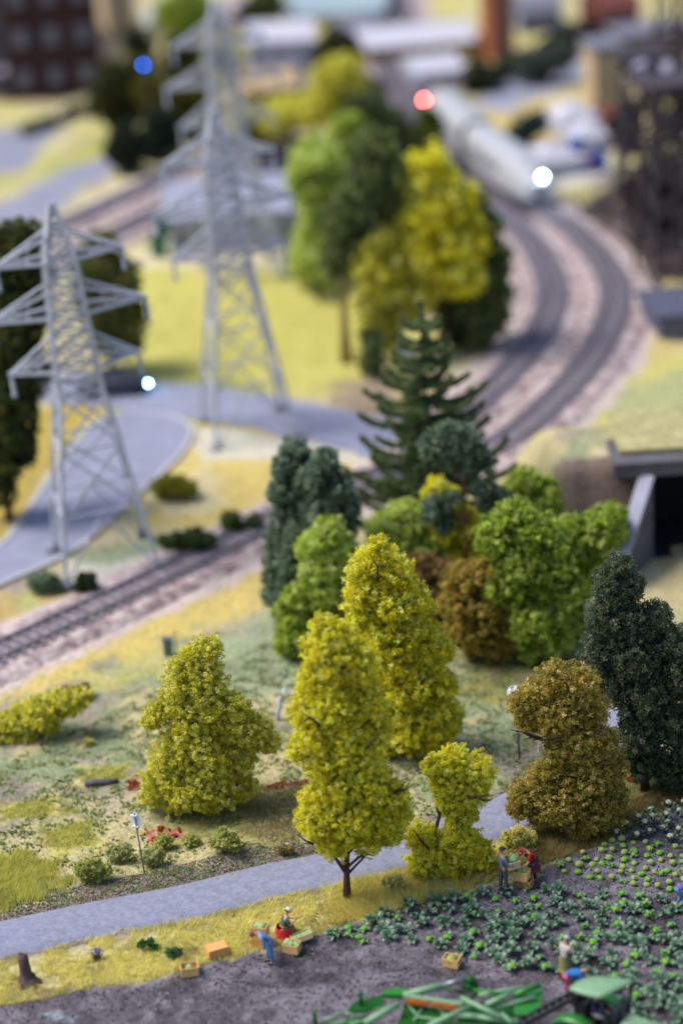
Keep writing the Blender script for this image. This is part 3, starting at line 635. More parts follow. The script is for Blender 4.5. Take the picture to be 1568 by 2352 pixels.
# rows behind, strongly out of focus
FAR = dict(kind='leaf', rs=1.08, size=.24, lump=.62, dens=.55, limbs=3)
tree('deciduous_tree', 'light green tree at the far left of the middle wood', (745, 660), [(730, 372, 54), (700, 415, 44), (762, 420, 50), (715, 455, 40), (720, 540, 46), (700, 600, 42), (745, 590, 36), (730, 490, 40)], GRN2, **FAR)
tree('conifer_tree', 'dark tall pine with a bare trunk in the middle wood', (795, 832), [(852, 340, 46), (872, 400, 56), (830, 460, 62), (802, 520, 56), (792, 580, 46), (880, 468, 40), (850, 560, 44), (765, 610, 26)], DGF, trunkpath=[(795, 835), (790, 740), (788, 640), (800, 540), (840, 400)], bark=mat('pale_bark', A(176, 150, 96)), trunk_r=.32, **FAR)
tree('deciduous_tree', 'tall yellow tree at the right of the middle wood', (1020, 822), [(985, 380, 44), (1010, 400, 36), (1030, 462, 62), (975, 510, 50), (1055, 545, 62), (985, 580, 52), (1060, 630, 52), (1010, 640, 44)], YEL, **FAR)
tree('deciduous_tree', 'narrow yellow green tree in front of the middle wood', (862, 838), [(865, 560, 34), (852, 610, 42), (885, 650, 46), (850, 680, 40), (900, 600, 28), (860, 740, 30)], YEL2, **FAR)
tree('deciduous_tree', 'pale yellow flat topped tree behind the spruce tip', (925, 830), [(905, 668, 34), (945, 668, 36), (975, 690, 26), (905, 735, 34), (895, 780, 28), (925, 720, 34)], YEL2, **FAR)
tree('deciduous_tree', 'dark green tree leaning over the inner curve', (1105, 800), [(1080, 480, 44), (1112, 530, 42), (1125, 600, 46), (1132, 670, 42), (1115, 730, 44), (1070, 720, 42), (1090, 770, 36), (1145, 720, 26)], DGF, **FAR)
tree('shrub', 'small dark rounded bush under the middle wood', (855, 862), [(853, 780, 26), (855, 820, 26), (853, 838, 24)], DGF, cat='shrub', **FAR)
tree('deciduous_tree', 'yellow green tree at the back of the middle wood', (750, 345), [(762, 185, 46), (735, 235, 44), (795, 165, 38), (700, 262, 36), (640, 275, 34), (770, 250, 44), (810, 210, 36)], YEL2, **FAR)
tree('conifer_tree', 'small pointed fir below the red signal', (985, 400), [(983, 262, 18), (985, 290, 28), (985, 325, 34), (980, 355, 36)], [A(130, 140, 56), A(110, 124, 44)], **FAR)
tree('deciduous_tree', 'grey green bushy tree below the long yellow house', (880, 430), [(832, 255, 44), (880, 290, 50), (925, 330, 48), (870, 340, 40), (840, 300, 40), (930, 380, 36)], [A(110, 124, 84), A(94, 108, 66), A(128, 138, 96)], **FAR)
tree('deciduous_tree', 'dark treetop between the white house and the long yellow house', (780, 205), [(770, 108, 40), (800, 125, 34), (740, 130, 28)], [A(84, 92, 56), A(70, 78, 44)], **FAR)
tree('deciduous_tree', 'broad dark tree right of the brick house', (270, 320), [(262, 190, 46), (300, 225, 44), (240, 240, 40), (325, 180, 36), (280, 270, 36)], [A(88, 92, 52), A(70, 78, 48), A(104, 104, 60)], **FAR)
tree('deciduous_tree', 'olive tree below the blue signal light', (385, 320), [(350, 215, 44), (395, 250, 44), (430, 215, 36), (370, 280, 34), (430, 280, 30)], [A(130, 122, 50), A(104, 100, 44), A(148, 146, 64)], **FAR)
tree('deciduous_tree', 'green tree at the top edge left of the white house', (430, 110), [(430, 10, 44), (390, 35, 40), (475, 30, 36), (430, 55, 40)], GRN, **FAR)
tree('conifer_tree', 'dark fir by the upper left track', (300, 400), [(285, 310, 34), (270, 345, 32), (310, 350, 32), (290, 375, 26)], [A(62, 72, 58), A(76, 86, 66)], **FAR)
tree('conifer_tree', 'second dark fir by the upper left track', (375, 370), [(360, 285, 36), (385, 320, 36), (350, 340, 30), (400, 290, 26)], [A(58, 72, 62), A(72, 84, 70)], **FAR)
tree('deciduous_tree', 'blue green bush beside the white tents', (1215, 330), [(1200, 295, 28), (1230, 280, 28), (1190, 315, 22)], [A(90, 112, 112), A(74, 96, 98)], **FAR)
tree('deciduous_tree', 'very dark tall tree at the left edge behind the pylon', (20, 1195), [(50, 560, 50), (5, 580, 50), (70, 620, 46), (20, 660, 64), (60, 720, 46), (15, 770, 72), (50, 840, 60), (20, 910, 64), (25, 980, 54), (10, 1050, 50), (55, 1035, 26), (0, 1120, 36)], [A(96, 106, 60, 1.1), A(78, 92, 56, 1.1), A(130, 130, 66, 1.1), A(66, 82, 58, 1.1)], rs=1.15, bark=Mbarkd, size=.2, lump=.5, dens=.6, kind='leaf')
tree('deciduous_tree', 'dark olive tree directly behind the left pylon', (255, 862), [(232, 560, 30), (225, 610, 46), (262, 640, 52), (240, 700, 56), (285, 730, 50), (255, 775, 50), (205, 680, 36), (300, 780, 26)], [A(120, 124, 70, 1.1), A(100, 110, 64, 1.1), A(140, 140, 78, 1.1)], rs=1.1, size=.22, lump=.5, dens=.6, kind='leaf')
tree('shrub', 'low yellow green hedge mound at the left edge', (75, 1690), [(15, 1672, 34), (50, 1650, 34), (90, 1638, 36), (130, 1622, 32), (165, 1612, 26), (195, 1598, 18), (60, 1680, 30), (110, 1658, 26), (5, 1700, 24), (30, 1700, 22)], YEL2, .1, .26, .8, limbs=2, rs=1.2, cat='hedge', trunk_r=.05)
tree('shrub', 'red leaved shrub at the end of the yellow hedge mound', (175, 1600), [(155, 1585, 12), (172, 1588, 14), (195, 1580, 12)], [A(168, 92, 92), A(140, 76, 70)], .09, .2, .8, limbs=1, cat='shrub', trunk_r=.04)
tree('deciduous_tree', 'green tree filling the middle wood behind the tall pine', (800, 560), [(800, 290, 30), (775, 330, 28), (815, 360, 30), (790, 300, 26)], GRN, **FAR)
tree('deciduous_tree', 'olive yellow tree in the centre of the middle wood', (950, 700), [(935, 430, 44), (915, 480, 46), (940, 540, 50), (905, 590, 44), (950, 610, 46), (930, 650, 36)], [A(190, 184, 70, 1.2), A(164, 164, 60, 1.2), A(150, 156, 66, 1.1)], **FAR)
tree('deciduous_tree', 'dark green tree between the tall pine and the yellow trees', (890, 680), [(885, 380, 40), (900, 430, 44), (870, 500, 46), (840, 560, 40), (880, 560, 36)], DGF, **FAR)
tree('deciduous_tree', 'pale green bush hanging over the meadow at the foot of the middle wood', (735, 690), [(720, 610, 30), (745, 625, 28), (700, 600, 22)], GRN2, **FAR)
tree('deciduous_tree', 'olive tree behind the yellow tree at the inner curve', (1000, 420), [(960, 330, 36), (940, 370, 36), (990, 350, 30)], [A(150, 156, 80, 1.1), A(128, 138, 70, 1.1)], **FAR)
tree('deciduous_tree', 'dark green tree right below the yellow trees of the middle wood', (1060, 800), [(1030, 700, 36), (1065, 730, 38), (1040, 760, 34), (1085, 690, 36)], [A(110, 120, 70, 1.1), A(90, 104, 64, 1.1)], **FAR)
tree('deciduous_tree', 'grey green tree at the very back of the middle wood', (850, 300), [(820, 190, 36), (850, 225, 36), (810, 240, 30)], [A(128, 136, 96), A(110, 118, 84)], **FAR)
tree('deciduous_tree', 'broad green bush between the pine and the golden tree', (1120, 1330), [(1120, 1200, 36), (1090, 1230, 36), (1130, 1260, 40), (1160, 1180, 30)], GRN, .12, .36, .8)
tree('deciduous_tree', 'green tree at the right end of the clump above the dark tree', (1400, 1330), [(1405, 1190, 34), (1375, 1200, 36), (1415, 1225, 26), (1385, 1240, 34)], GRN, .12, .36, .8)
for lab, b, bl, pal in [
    ('yellow green tree below the white building', (610, 330), [(600, 270, 34), (640, 262, 36), (670, 250, 30), (620, 300, 28)], YEL2),
    ('dark olive tree left of the farthest pylon', (420, 200), [(405, 120, 34), (435, 150, 34), (400, 160, 28)], [A(96, 98, 58), A(78, 84, 52)]),
    ('small dark tree at the top left behind the parasols', (320, 150), [(310, 95, 28), (335, 110, 26)], [A(76, 82, 56), A(92, 96, 64)]),
    ('mixed green tree beside the upper lane', (470, 330), [(455, 285, 26), (480, 280, 26), (470, 300, 24)], [A(140, 134, 70), A(112, 112, 62)]),
    ('dark green tree right of the long yellow house', (1110, 210), [(1095, 165, 28), (1120, 175, 26)], [A(74, 84, 64), A(92, 100, 78)]),
    ('short olive tree behind the small orange yellow house', (520, 190), [(510, 140, 26), (535, 150, 24)], [A(132, 124, 66), A(110, 106, 60)])]:
    tree('deciduous_tree', lab, b, bl, pal, **FAR)
for i, (lab, b, bl, pal) in enumerate([
    ('dark green shrub left below the left pylon', (108, 1362), [(85, 1338, 20), (112, 1335, 22), (132, 1342, 16)], TEAL),
    ('dark green shrub beside a pylon foot with an angular top', (195, 1366), [(185, 1345, 18), (205, 1335, 18), (190, 1325, 12), (212, 1350, 12)], [A(84, 104, 72), A(70, 90, 60)]),
    ('spreading green shrub on the embankment right of the left pylon', (440, 1275), [(405, 1240, 20), (440, 1238, 26), (478, 1240, 18), (438, 1262, 16), (452, 1222, 14)], [A(120, 138, 84), A(98, 118, 72)]),
    ('low green shrub at the right foot of the left pylon', (385, 1262), [(375, 1240, 14), (392, 1245, 16)], [A(126, 142, 80), A(104, 122, 66)]),
    ('rounded green bush next to the railway', (535, 1228), [(530, 1195, 22), (540, 1210, 20), (525, 1205, 16)], [A(122, 146, 78), A(100, 126, 66)]),
    ('smaller brownish green bush next to the railway', (582, 1222), [(580, 1200, 18), (590, 1195, 14), (572, 1210, 12)], [A(130, 134, 88), A(110, 116, 76)]),
    ('yellow green bush alone on the golden meadow', (398, 1145), [(370, 1120, 24), (400, 1115, 28), (430, 1122, 24)], [A(206, 200, 84), A(188, 190, 76)])]):
    tree('shrub', lab, b, bl, pal, .11, .26, .8, limbs=1, cat='shrub', trunk_r=.04)
print('TREE TRIS', NTRI[0])
# ------------------------------------------------------------------ pylons
Mpyl = mat('galvanised_paint', A(200, 203, 218, 1.1), rough=.55, var=.12, scale=2.5, metal=.1)
def make_pylon():
    root = empty('lattice_pylon', (0, 0, 0))
    Hh = 18.7; lv = [(0, 2.35), (3.4, 1.92), (6.6, 1.48), (9.3, 1.08), (10.6, 1.0), (12.0, .93), (13.3, .86), (14.8, .78), (16.0, .72), (17.4, .42), (Hh, .12)]
    cor = lambda z, w: [(-w, -w, z), (w, -w, z), (w, w, z), (-w, w, z)]
    def wat(z):
        return float(np.interp(z, [a for a, b in lv], [b for a, b in lv]))
    for k in range(4):
        mb = MB()
        for (z0, w0), (z1, w1) in zip(lv[:-1], lv[1:]): mb.bar(cor(z0, w0)[k], cor(z1, w1)[k], .17 if z0 < 9 else .145)
        mb.build('leg', Mpyl, root)
        x, y, z = cor(0, 2.35)[k]; f = MB(); f.box(x-.32, x+.32, y-.32, y+.32, -.4, .22); f.build('footing', mat('pylon_footing', A(150, 156, 160), rough=.9), root, bevel=.03)
    zs = [0.0, 3.4, 6.6, 9.3]+[9.3+.84*i for i in range(1, 12)]
    for k in range(4):
        mb = MB(); j = (k+1) % 4
        for z0, z1 in zip(zs[:-1], zs[1:]):
            a, b = cor(z0, wat(z0)), cor(z1, wat(z1)); t = .10 if z0 < 8 else .09
            if z0 == 0.0:
                m_ = (np.array(b[k])+np.array(b[j]))/2; mb.bar(a[k], m_, t); mb.bar(a[j], m_, t)
            else: mb.bar(a[k], b[j], t); mb.bar(a[j], b[k], t)
            mb.bar(b[k], b[j], t)
        mb.build('face_bracing', Mpyl, root)
    for z, L in ((10.6, 3.15), (13.3, 3.85), (16.0, 3.05)):
        for s in (-1, 1):
            w = wat(z); tip = (s*L, 0, z); mb = MB()
            for y in (-w, w):
                mb.bar((s*w, y, z), tip, .155); mb.bar((s*wat(z+1.25), y*.85, z+1.25), (s*L*.98, 0, z+.08), .135)
            for f in (.35, .62):
                x0 = s*(w+(L-w)*f); yy = w*(1-f); mb.bar((x0, -yy, z), (x0, yy, z), .08); mb.bar((x0, 0, z+.02), (s*(w+(L-w)*f*.8), 0, z+1.25*(1-f*.85)), .08)
            mb.bar((s*L-.12, 0, z), (s*L+.1, 0, z), .24)
            ar = mb.build('crossarm', Mpyl, root)
            m2 = MB(); m2.lathe([(.05, 0), (.10, -.06), (.10, -.9), (.13, -.95), (.13, -1.12), (.05, -1.15)], 8, (s*L, 0, z-.05)); m2.build('insulator', mat('insulator', A(190, 194, 212), rough=.4), ar, True)
    return root
py = make_pylon()
def place(o, base, rz, label, group=None, sc=1, tilt=0):
    p = G(*base); o.location = (p[0], p[1], p[2]+.05); o.rotation_euler = (0, tilt, rz); o.scale = (sc,)*3; o['label'] = label; o['category'] = 'pylon'
    if group: o['group'] = group
p2 = copy_tree(py); p3 = copy_tree(py)
GP = 'lattice pylons of one power line'
place(py, (243, 1287), R(13), 'nearest grey lattice pylon at the left with all three pairs of arms in view', GP, 1.0, R(-2.6))
place(p2, (572, 988), R(12), 'middle lattice pylon blurred beside the side road', GP, 1.0, R(-2))
place(p3, (560, 625), R(12), 'farthest lattice pylon rising out of the blur at the top', GP, 1.0, R(-2))

# ------------------------------------------------------------------ tunnel in the hill at the right
Mcon = mat('grey_concrete', A(112, 112, 120), rough=.85, var=.2, scale=1.2, bump=.5, bscale=12, col2=A(104, 100, 104))
Mconl = mat('pale_coping', A(178, 178, 196), rough=.8, var=.1, scale=2)
Mblk = mat('tunnel_darkness', (.012, .012, .016), rough=.95, var=.2)  # near-black colour stands in for the unlit tunnel depth
pa = P(1500, 1283); x0, x1 = pa[0], pa[0]+7.5; yf = HILL_Y-.35
tp = empty('tunnel_portal', (x0, yf, 0), 0, 'grey concrete tunnel portal with a black opening at the right edge', 'tunnel portal')
b = MB(); b.box(-.55, 0, 0, 3.0, -.3, 4.35); b.build('jamb', Mcon, tp, bevel=.03)
b = MB(); b.box(7.5, 8.1, 0, 3.0, -.3, 4.35); b.build('jamb', Mcon, tp, bevel=.03)
b = MB(); b.box(-1.9, 9.5, 0.004, 3.2, 4.354, 5.0); b.build('lintel', Mcon, tp, bevel=.05)
b = MB(); b.box(-1.9, 9.5, -.06, 3.25, 5.004, 5.14); b.build('coping', Mcon, tp, bevel=.03)
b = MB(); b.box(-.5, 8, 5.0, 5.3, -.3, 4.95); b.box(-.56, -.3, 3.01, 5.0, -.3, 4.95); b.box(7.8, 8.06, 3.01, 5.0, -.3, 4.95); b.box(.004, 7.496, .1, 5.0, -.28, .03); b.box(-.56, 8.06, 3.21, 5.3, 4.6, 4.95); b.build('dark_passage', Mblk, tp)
b = MB(); b.box(-.02, 0, .05, 3, -.28, 4.34); b.box(.0, 7.5, .3, 3.1, 4.30, 4.35); b.build('black_shade_sheets', Mblk, tp)  # black sheets added on jamb and ceiling to deepen the painted darkness
b = MB(); b.box(-1.5, 9.2, 1.1, 6.6, 5.19, 5.4); b.build('turf_roof', mat('roof_turf', A(190, 182, 128), var=.3, scale=1.5, bump=1, bscale=8), tp, bevel=.08)
# splayed wing wall with its sloping pale coping
b = MB(); ex, ey = -2.3, -3.6
top = [(-.28, 0.0, 4.3), (ex, ey, .9)]; n_ = np.array([ey, -ex]); n_ = n_/np.linalg.norm(n_)*.2
vs = []
for (x, y, z) in top:
    for s in (-1, 1): vs += [(x+s*n_[0], y+s*n_[1], -.4), (x+s*n_[0], y+s*n_[1], z)]
b.add(vs, [(0, 1, 5, 4), (2, 6, 7, 3), (0, 2, 3, 1), (4, 5, 7, 6), (1, 3, 7, 5), (0, 4, 6, 2)]); b.build('wing_wall', Mcon, tp)
b = MB(); b.bar((-.28, 0.02, 4.42), (ex, ey, 1.02), .75, .2); b.build('wing_coping', Mconl, tp, bevel=.03)

# ------------------------------------------------------------------ crates and vegetables
Mcrate = mat('pale_wood', A(230, 184, 118, 1.25), rough=.75, var=.12, scale=3, spec=.3)
Mcrate2 = mat('orange_wood', A(236, 176, 86, 1.2), rough=.75, var=.12, scale=3)
def make_crate(lx=.62, ly=.44, h=.36, m=None, slats=False):
    m = m or Mcrate; root = empty('wooden_crate', (0, 0, 0)); t = .035
    for s in (-1, 1):
        if slats:
            for k in range(3):
                z0 = .012+k*h/3; a = MB(); a.box(-lx/2, lx/2, s*ly/2-t/2, s*ly/2+t/2, z0, z0+h/3-.03); a.build('slat', m, root)
        else:
            a = MB(); a.box(-lx/2, lx/2, s*ly/2-t/2, s*ly/2+t/2, 0, h); a.build('side_board', m, root, bevel=.006)
        a = MB(); a.box(s*lx/2-t/2+.002*s, s*lx/2+t/2+.002*s, -ly/2-t/2-.002, ly/2+t/2+.002, 0.003, h+.004); a.build('end_board', m, root, bevel=.006)
    a = MB(); a.box(-lx/2+t/2, lx/2-t/2, -ly/2+t/2, ly/2-t/2, .01, .04); a.build('bottom', m, root)
    return root
def put_crate(p, rz, label, z=0.0, m=None, tilt=(0, 0), size=(.62, .44, .36), slats=False, group='wooden harvest crates'):
    c = make_crate(*size, m=m, slats=slats); c.location = (p[0], p[1], p[2]+z); c.rotation_euler = (tilt[0], tilt[1], rz); tag(c, label, 'crate', group); return c
Mhead = mat('bright_cabbage', A(128, 192, 62, 1.1), rough=.6, var=.15, scale=9, bump=.6, bscale=18, spec=.3, transl=.15)
Mheadp = mat('pale_savoy', A(160, 182, 96, 1.3), rough=.75, var=.22, scale=14, bump=1, bscale=26, transl=.1)
Mheadg = mat('crate_cabbage', A(160, 196, 132, 1.25), rough=.75, var=.2, scale=14, bump=1, bscale=26)
Mleaf = mat('blue_green_leaf', A(122, 154, 128, 1.15), rough=.4, var=.36, scale=7, spec=.6, transl=.15, col2=A(84, 122, 88, 1.0))
Mleafy = mat('yellow_green_leaf', A(158, 196, 96, 1.25), rough=.55, var=.2, scale=7, spec=.4, transl=.2)
Mcaul = mat('cream_curd', A(238, 226, 188, 1.3), rough=.85, var=.1, scale=20, bump=1, bscale=40)
def head_mesh(name, m, r=.14, lump=.18, sq=.8, seed=1):
    rr = random.Random(seed); a = MB(); a.ball((0, 0, r*sq*.85), r, 12, 8, 1, 1, sq); 
    for i, v in enumerate(a.v):
        f = 1+lump*(math.sin(v[0]*60+seed)*math.cos(v[1]*55+seed*2)*.6+rr.uniform(-.3, .3)); a.v[i] = (v[0]*f, v[1]*f, max(0.0, v[2]*(.85+.15*f)))
    return a.mesh(name, m, True)
HM = {k: [head_mesh('head', mm, r, l, sq, s) for s in (1, 5, 9)] for k, mm, r, l, sq in (('bright', Mhead, .165, .3, .62), ('savoy', Mheadp, .145, .3, .8), ('crate', Mheadg, .16, .3, .85), ('curd', Mcaul, .13, .22, .8))}
def leaf_mesh(L, Wd, rise, curl, m, seed=0):
    rr = random.Random(seed); n = 5; a = MB(); prof = [.22, .62, .98, .9, .42]
    for i in range(n):
        s = i/(n-1)*.96+.04; w = Wd*prof[i]; x = L*s; z = rise*math.sin(s*1.9)*(1)-curl*s*s+.02
        for t in (-1, 0, 1): a.v.append((x, t*w, z+abs(t)*w*.42+rr.uniform(-.008, .008)))
    a.v.append((L*1.06, 0, rise*math.sin(2.0)-curl*1.08))
    for i in range(n-1):
        for t in range(2):
            q = i*3+t; a.f.append((q, q+3, q+4, q+1))
    e = (n-1)*3; a.f += [(e, len(a.v)-1, e+1), (e+1, len(a.v)-1, e+2)]
    return a.mesh('leaf', m, True)
LM = [leaf_mesh(.40, .125, .30, .09, Mleaf, 1), leaf_mesh(.36, .135, .36, .05, Mleaf, 2), leaf_mesh(.46, .12, .22, .12, Mleaf, 3), leaf_mesh(.22, .11, .36, .01, Mleaf, 4)]
LMC = [leaf_mesh(.32, .08, .34, .03, Mleaf, 5), leaf_mesh(.28, .085, .36, .01, Mleaf, 6)]
LMY = [leaf_mesh(.24, .09, .14, .04, Mleafy, 7)]
def plant_proto(kind, seed):
    rr = random.Random(seed); root = empty('cabbage_plant' if kind != 'curd' else 'cauliflower_plant', (0, 0, 0))
    if kind == 'leafy': spec = [(7, LM[:3], .92), (3, [LM[3]], .9)]
    elif kind == 'bright': spec = [(6, LM[:3], .72)]
    elif kind == 'curd': spec = [(8, LMC, .9)]
    for n, ms, s in spec:
        a0 = rr.uniform(0, 6)
        for k in range(n):
            o = link_mesh('leaf', rr.choice(ms), root); a = a0+2*math.pi*k/n+rr.uniform(-.3, .3); q = s*rr.uniform(.8, 1.15)
            o.rotation_euler = (rr.uniform(-.25, .25), rr.uniform(-.25, .15), a); o.scale = (q, q, q*rr.uniform(.8, 1.2)); o.location = (.03*math.cos(a), .03*math.sin(a), 0)
    if kind in ('bright', 'curd'):
        o = link_mesh('head', rr.choice(HM['bright' if kind == 'bright' else 'curd']), root); o.location = (0, 0, .06 if kind == 'bright' else .24); o.scale = (rr.uniform(.85, 1.1),)*3
    elif rr.random() < .35:
        o = link_mesh('head', HM['savoy'][0], root); o.scale = (.55, .55, .55); o.location = (0, 0, .06)
    return root
PROT = {k: [plant_proto(k, s) for s in range(n)] for k, n in (('leafy', 5), ('bright', 3), ('curd', 3))}
USED = set()
INFO = {'leafy': ('spread blue green leafy cabbage plant without a ripe head in the foreground field', 'leafy cabbage plants in the foreground field', 'cabbage plant'),
        'bright': ('cabbage plant with a bright green ripe head between blue green leaves', 'cabbage plants with ripe bright heads', 'cabbage plant'),
        'curd': ('cauliflower plant with a cream head in upright leaves below the dark tree', 'cauliflower plants in rows at the right', 'cauliflower')}
def plant(kind, p, s=1.0):
    i = rnd.randrange(len(PROT[kind])); pr = PROT[kind][i]
    if (kind, i) in USED: o = copy_tree(pr)
    else: USED.add((kind, i)); o = pr
    o.location = (p[0], p[1], p[2]-.01); o.rotation_euler = (0, 0, rnd.uniform(0, 6.28)); o.scale = (s*.9,)*3
    tag(o, INFO[kind][0], INFO[kind][2], INFO[kind][1]); return o
def scatter(poly, r, nmax, seed):
    pl = np.array([P(u, v)[:2] for u, v in poly]); lo, hi = pl.min(0), pl.max(0); rg = np.random.default_rng(seed); out = []
    for _ in range(60):
        c = rg.uniform(lo, hi, (400, 2)); c = c[poly_sd(c, pl) < 0]
        for q in c:
            if all((q[0]-a[0])**2+(q[1]-a[1])**2 > r*r for a in out): out.append(q)
            if len(out) >= nmax: return out
    return out
taken = []
bed = [(755, 2150), (860, 2100), (1000, 2068), (1130, 2042), (1250, 2030), (1330, 2040), (1440, 2052), (1568, 2075), (1680, 2110), (1680, 2420), (1560, 2420), (1480, 2330), (1380, 2270), (1250, 2235), (1130, 2222), (1080, 2195), (980, 2170), (860, 2165)]
for q in scatter(bed, .56, 300, 11):
    p = (q[0], q[1], Hs(*q)); k = 'bright' if rnd.random() < .32 else 'leafy'
    plant(k, p, rnd.uniform(.8, 1.15)); taken.append(q)
# smaller heads sitting directly on the soil, in loose rows
sm = [(1275, 1992), (1300, 1975), (1370, 1945), (1420, 1925), (1500, 1935), (1568, 1945), (1660, 1965), (1700, 2020), (1600, 2050), (1520, 2035), (1480, 2038), (1440, 2030), (1400, 2012), (1330, 2008)]
for q in scatter(sm, .40, 170, 12):
    k = rnd.random(); z = Hs(*q)
    if k < .12: plant('bright', (q[0], q[1], z), .75); continue
    kk = 'savoy' if k < .72 else 'bright'
    o = link_mesh('cabbage', rnd.choice(HM[kk]), None, (q[0], q[1], z-.015)); o.rotation_euler = (0, 0, rnd.uniform(0, 6)); s_ = rnd.uniform(.8, 1.1); o.scale = (s_,)*3
    if kk == 'savoy': tag(o, 'small pale crinkled savoy head sitting bare on the dark soil', 'cabbage', 'small pale savoy heads on bare soil')
    else: tag(o, 'small smooth bright green cabbage head sitting bare on the dark soil', 'cabbage', 'small bright heads on bare soil')
cf = [(1405, 1925), (1440, 1890), (1500, 1862), (1568, 1838), (1680, 1820), (1720, 1900), (1640, 1935), (1560, 1928), (1480, 1922)]
for q in scatter(cf, .5, 60, 13): plant('curd', (q[0], q[1], Hs(*q)), rnd.uniform(.8, 1.05))
for u, v in ((768, 2148), (800, 2150), (822, 2158)): plant('bright', G(u, v), .8)

# crates
cr = {}
cr['a'] = put_crate(G(436, 2236), R(8), 'open pale crate with one cabbage, alone at the far left of the ploughed field', m=Mcrate)
cr['b'] = put_crate(G(498, 2190), R(22), 'orange crate lying upside down on the grass edge', z=.36, tilt=(math.pi, 0), m=mat('overturned_orange', A(236, 170, 104, 1.2), var=.1, rough=.7), size=(.72, .5, .32))
bpy.context.view_layer.update()
cr['b'].location.z = G(498, 2190)[2]+.33
cr['c'] = put_crate(G(596, 2172), R(-12), 'lower orange crate of the two stacked behind the bending man in blue', m=Mcrate2, size=(.5, .42, .42))
pb = G(596, 2172); cr['d'] = put_crate((pb[0]+.06, pb[1]+.02, pb[2]), R(-14), 'upper pale crate of the stack behind the bending man in blue, filled with cabbages', z=.43, size=(.56, .42, .44))
cr['e'] = put_crate(G(671, 2184), R(-20), 'crate heaped with cabbages in front of the kneeling woman', size=(.56, .44, .36))
pt = G(694, 2160); cr['f'] = put_crate((pt[0], pt[1], pt[2]), R(14), 'tilted shallow crate of cabbages beside the kneeling woman', z=.06, tilt=(R(-12), R(-10)), size=(.74, .5, .22), m=mat('pale_greenish_wood', A(222, 206, 146, 1.15), var=.12))
cr['g'] = put_crate(G(1038, 2216), R(-24), 'open crate with one pale cabbage at the edge of the leafy bed', size=(.56, .42, .34))
pg_ = G(1206, 2034); cr['h'] = put_crate(pg_, R(-28), 'lower worn crate of the stack beside the person in the red cap', size=(.5, .38, .3), m=mat('worn_wood', A(196, 148, 92, 1.1), var=.4, scale=7))
cr['i'] = put_crate((pg_[0]-.12, pg_[1]+.03, pg_[2]), R(-26), 'upper crate being filled by the person in the red cap', z=.31, size=(.52, .4, .38))
ORD = {1: [''], 2: ['left ', 'right '], 3: ['left ', 'middle ', 'right '], 4: ['leftmost ', 'second ', 'third ', 'rightmost ']}
def veg(crate, n, label, h, grp, s=.9, m='crate', sp=.13):
    for k in range(n):
        o = link_mesh('cabbage', HM[m][k % 3], None); x = (k-(n-1)/2)*sp*1.35; y = rnd.uniform(-.05, .05)
        Mx = Matrix.LocRotScale(crate.location, crate.rotation_euler, None); o.location = Mx @ Vector((x, y, h)); o.scale = (s*rnd.uniform(.9, 1.1),)*3; o.rotation_euler = (0, 0, rnd.uniform(0, 6)); tag(o, (ORD[n][k]+label) if n > 1 else label, 'cabbage', grp)
veg(cr['a'], 1, 'single cabbage in the crate alone at the far left', .2, None, .9)
veg(cr['d'], 2, 'cabbage in the upper crate behind the bending man in blue', .27, 'cabbages in the upper stacked crate', 1.0)
veg(cr['e'], 3, 'cabbage heaped in the crate before the kneeling woman', .2, 'cabbages in the crate before the kneeling woman', .95)
veg(cr['f'], 4, 'cabbage in the tilted shallow crate beside the kneeling woman', .05, 'cabbages in the tilted shallow crate', .75)
veg(cr['g'], 1, 'pale cabbage lying in the crate by the leafy bed', .12, None, 1.35, 'savoy')
veg(cr['i'], 2, 'cabbage in the crate being filled by the person in the red cap', .25, 'cabbages in the crate of the person in the red cap', .9)
# ------------------------------------------------------------------ people
Mskin = mat('painted_skin', A(226, 168, 136, 1.15), rough=.6, var=.08, scale=6)
def skin_mesh(name, pts, edges, radii, root, m, sub=1):
    me = bpy.data.meshes.new(name); bm = bmesh.new(); lay = bm.verts.layers.skin.verify()
    vs = []
    for i, (p, r) in enumerate(zip(pts, radii)):
        v = bm.verts.new(p); r = r if hasattr(r, '__len__') else (r, r); v[lay].radius = r; v[lay].use_root = (i == root); vs.append(v)
    for a, b in edges: bm.edges.new((vs[a], vs[b]))
    bm.to_mesh(me); bm.free(); o = bpy.data.objects.new(name, me); COL.objects.link(o)
    sk = o.modifiers.new('s', 'SKIN'); sk.use_smooth_shade = True; sk.branch_smoothing = .4
    sb = o.modifiers.new('b', 'SUBSURF'); sb.levels = sub; sb.render_levels = sub
    bpy.context.view_layer.update(); dg = bpy.context.evaluated_depsgraph_get(); out = bpy.data.meshes.new_from_object(o.evaluated_get(dg)); bpy.data.objects.remove(o)
    out.name = name; out.materials.clear(); out.materials.append(m)
    for p in out.polygons: p.use_smooth = True
    return out
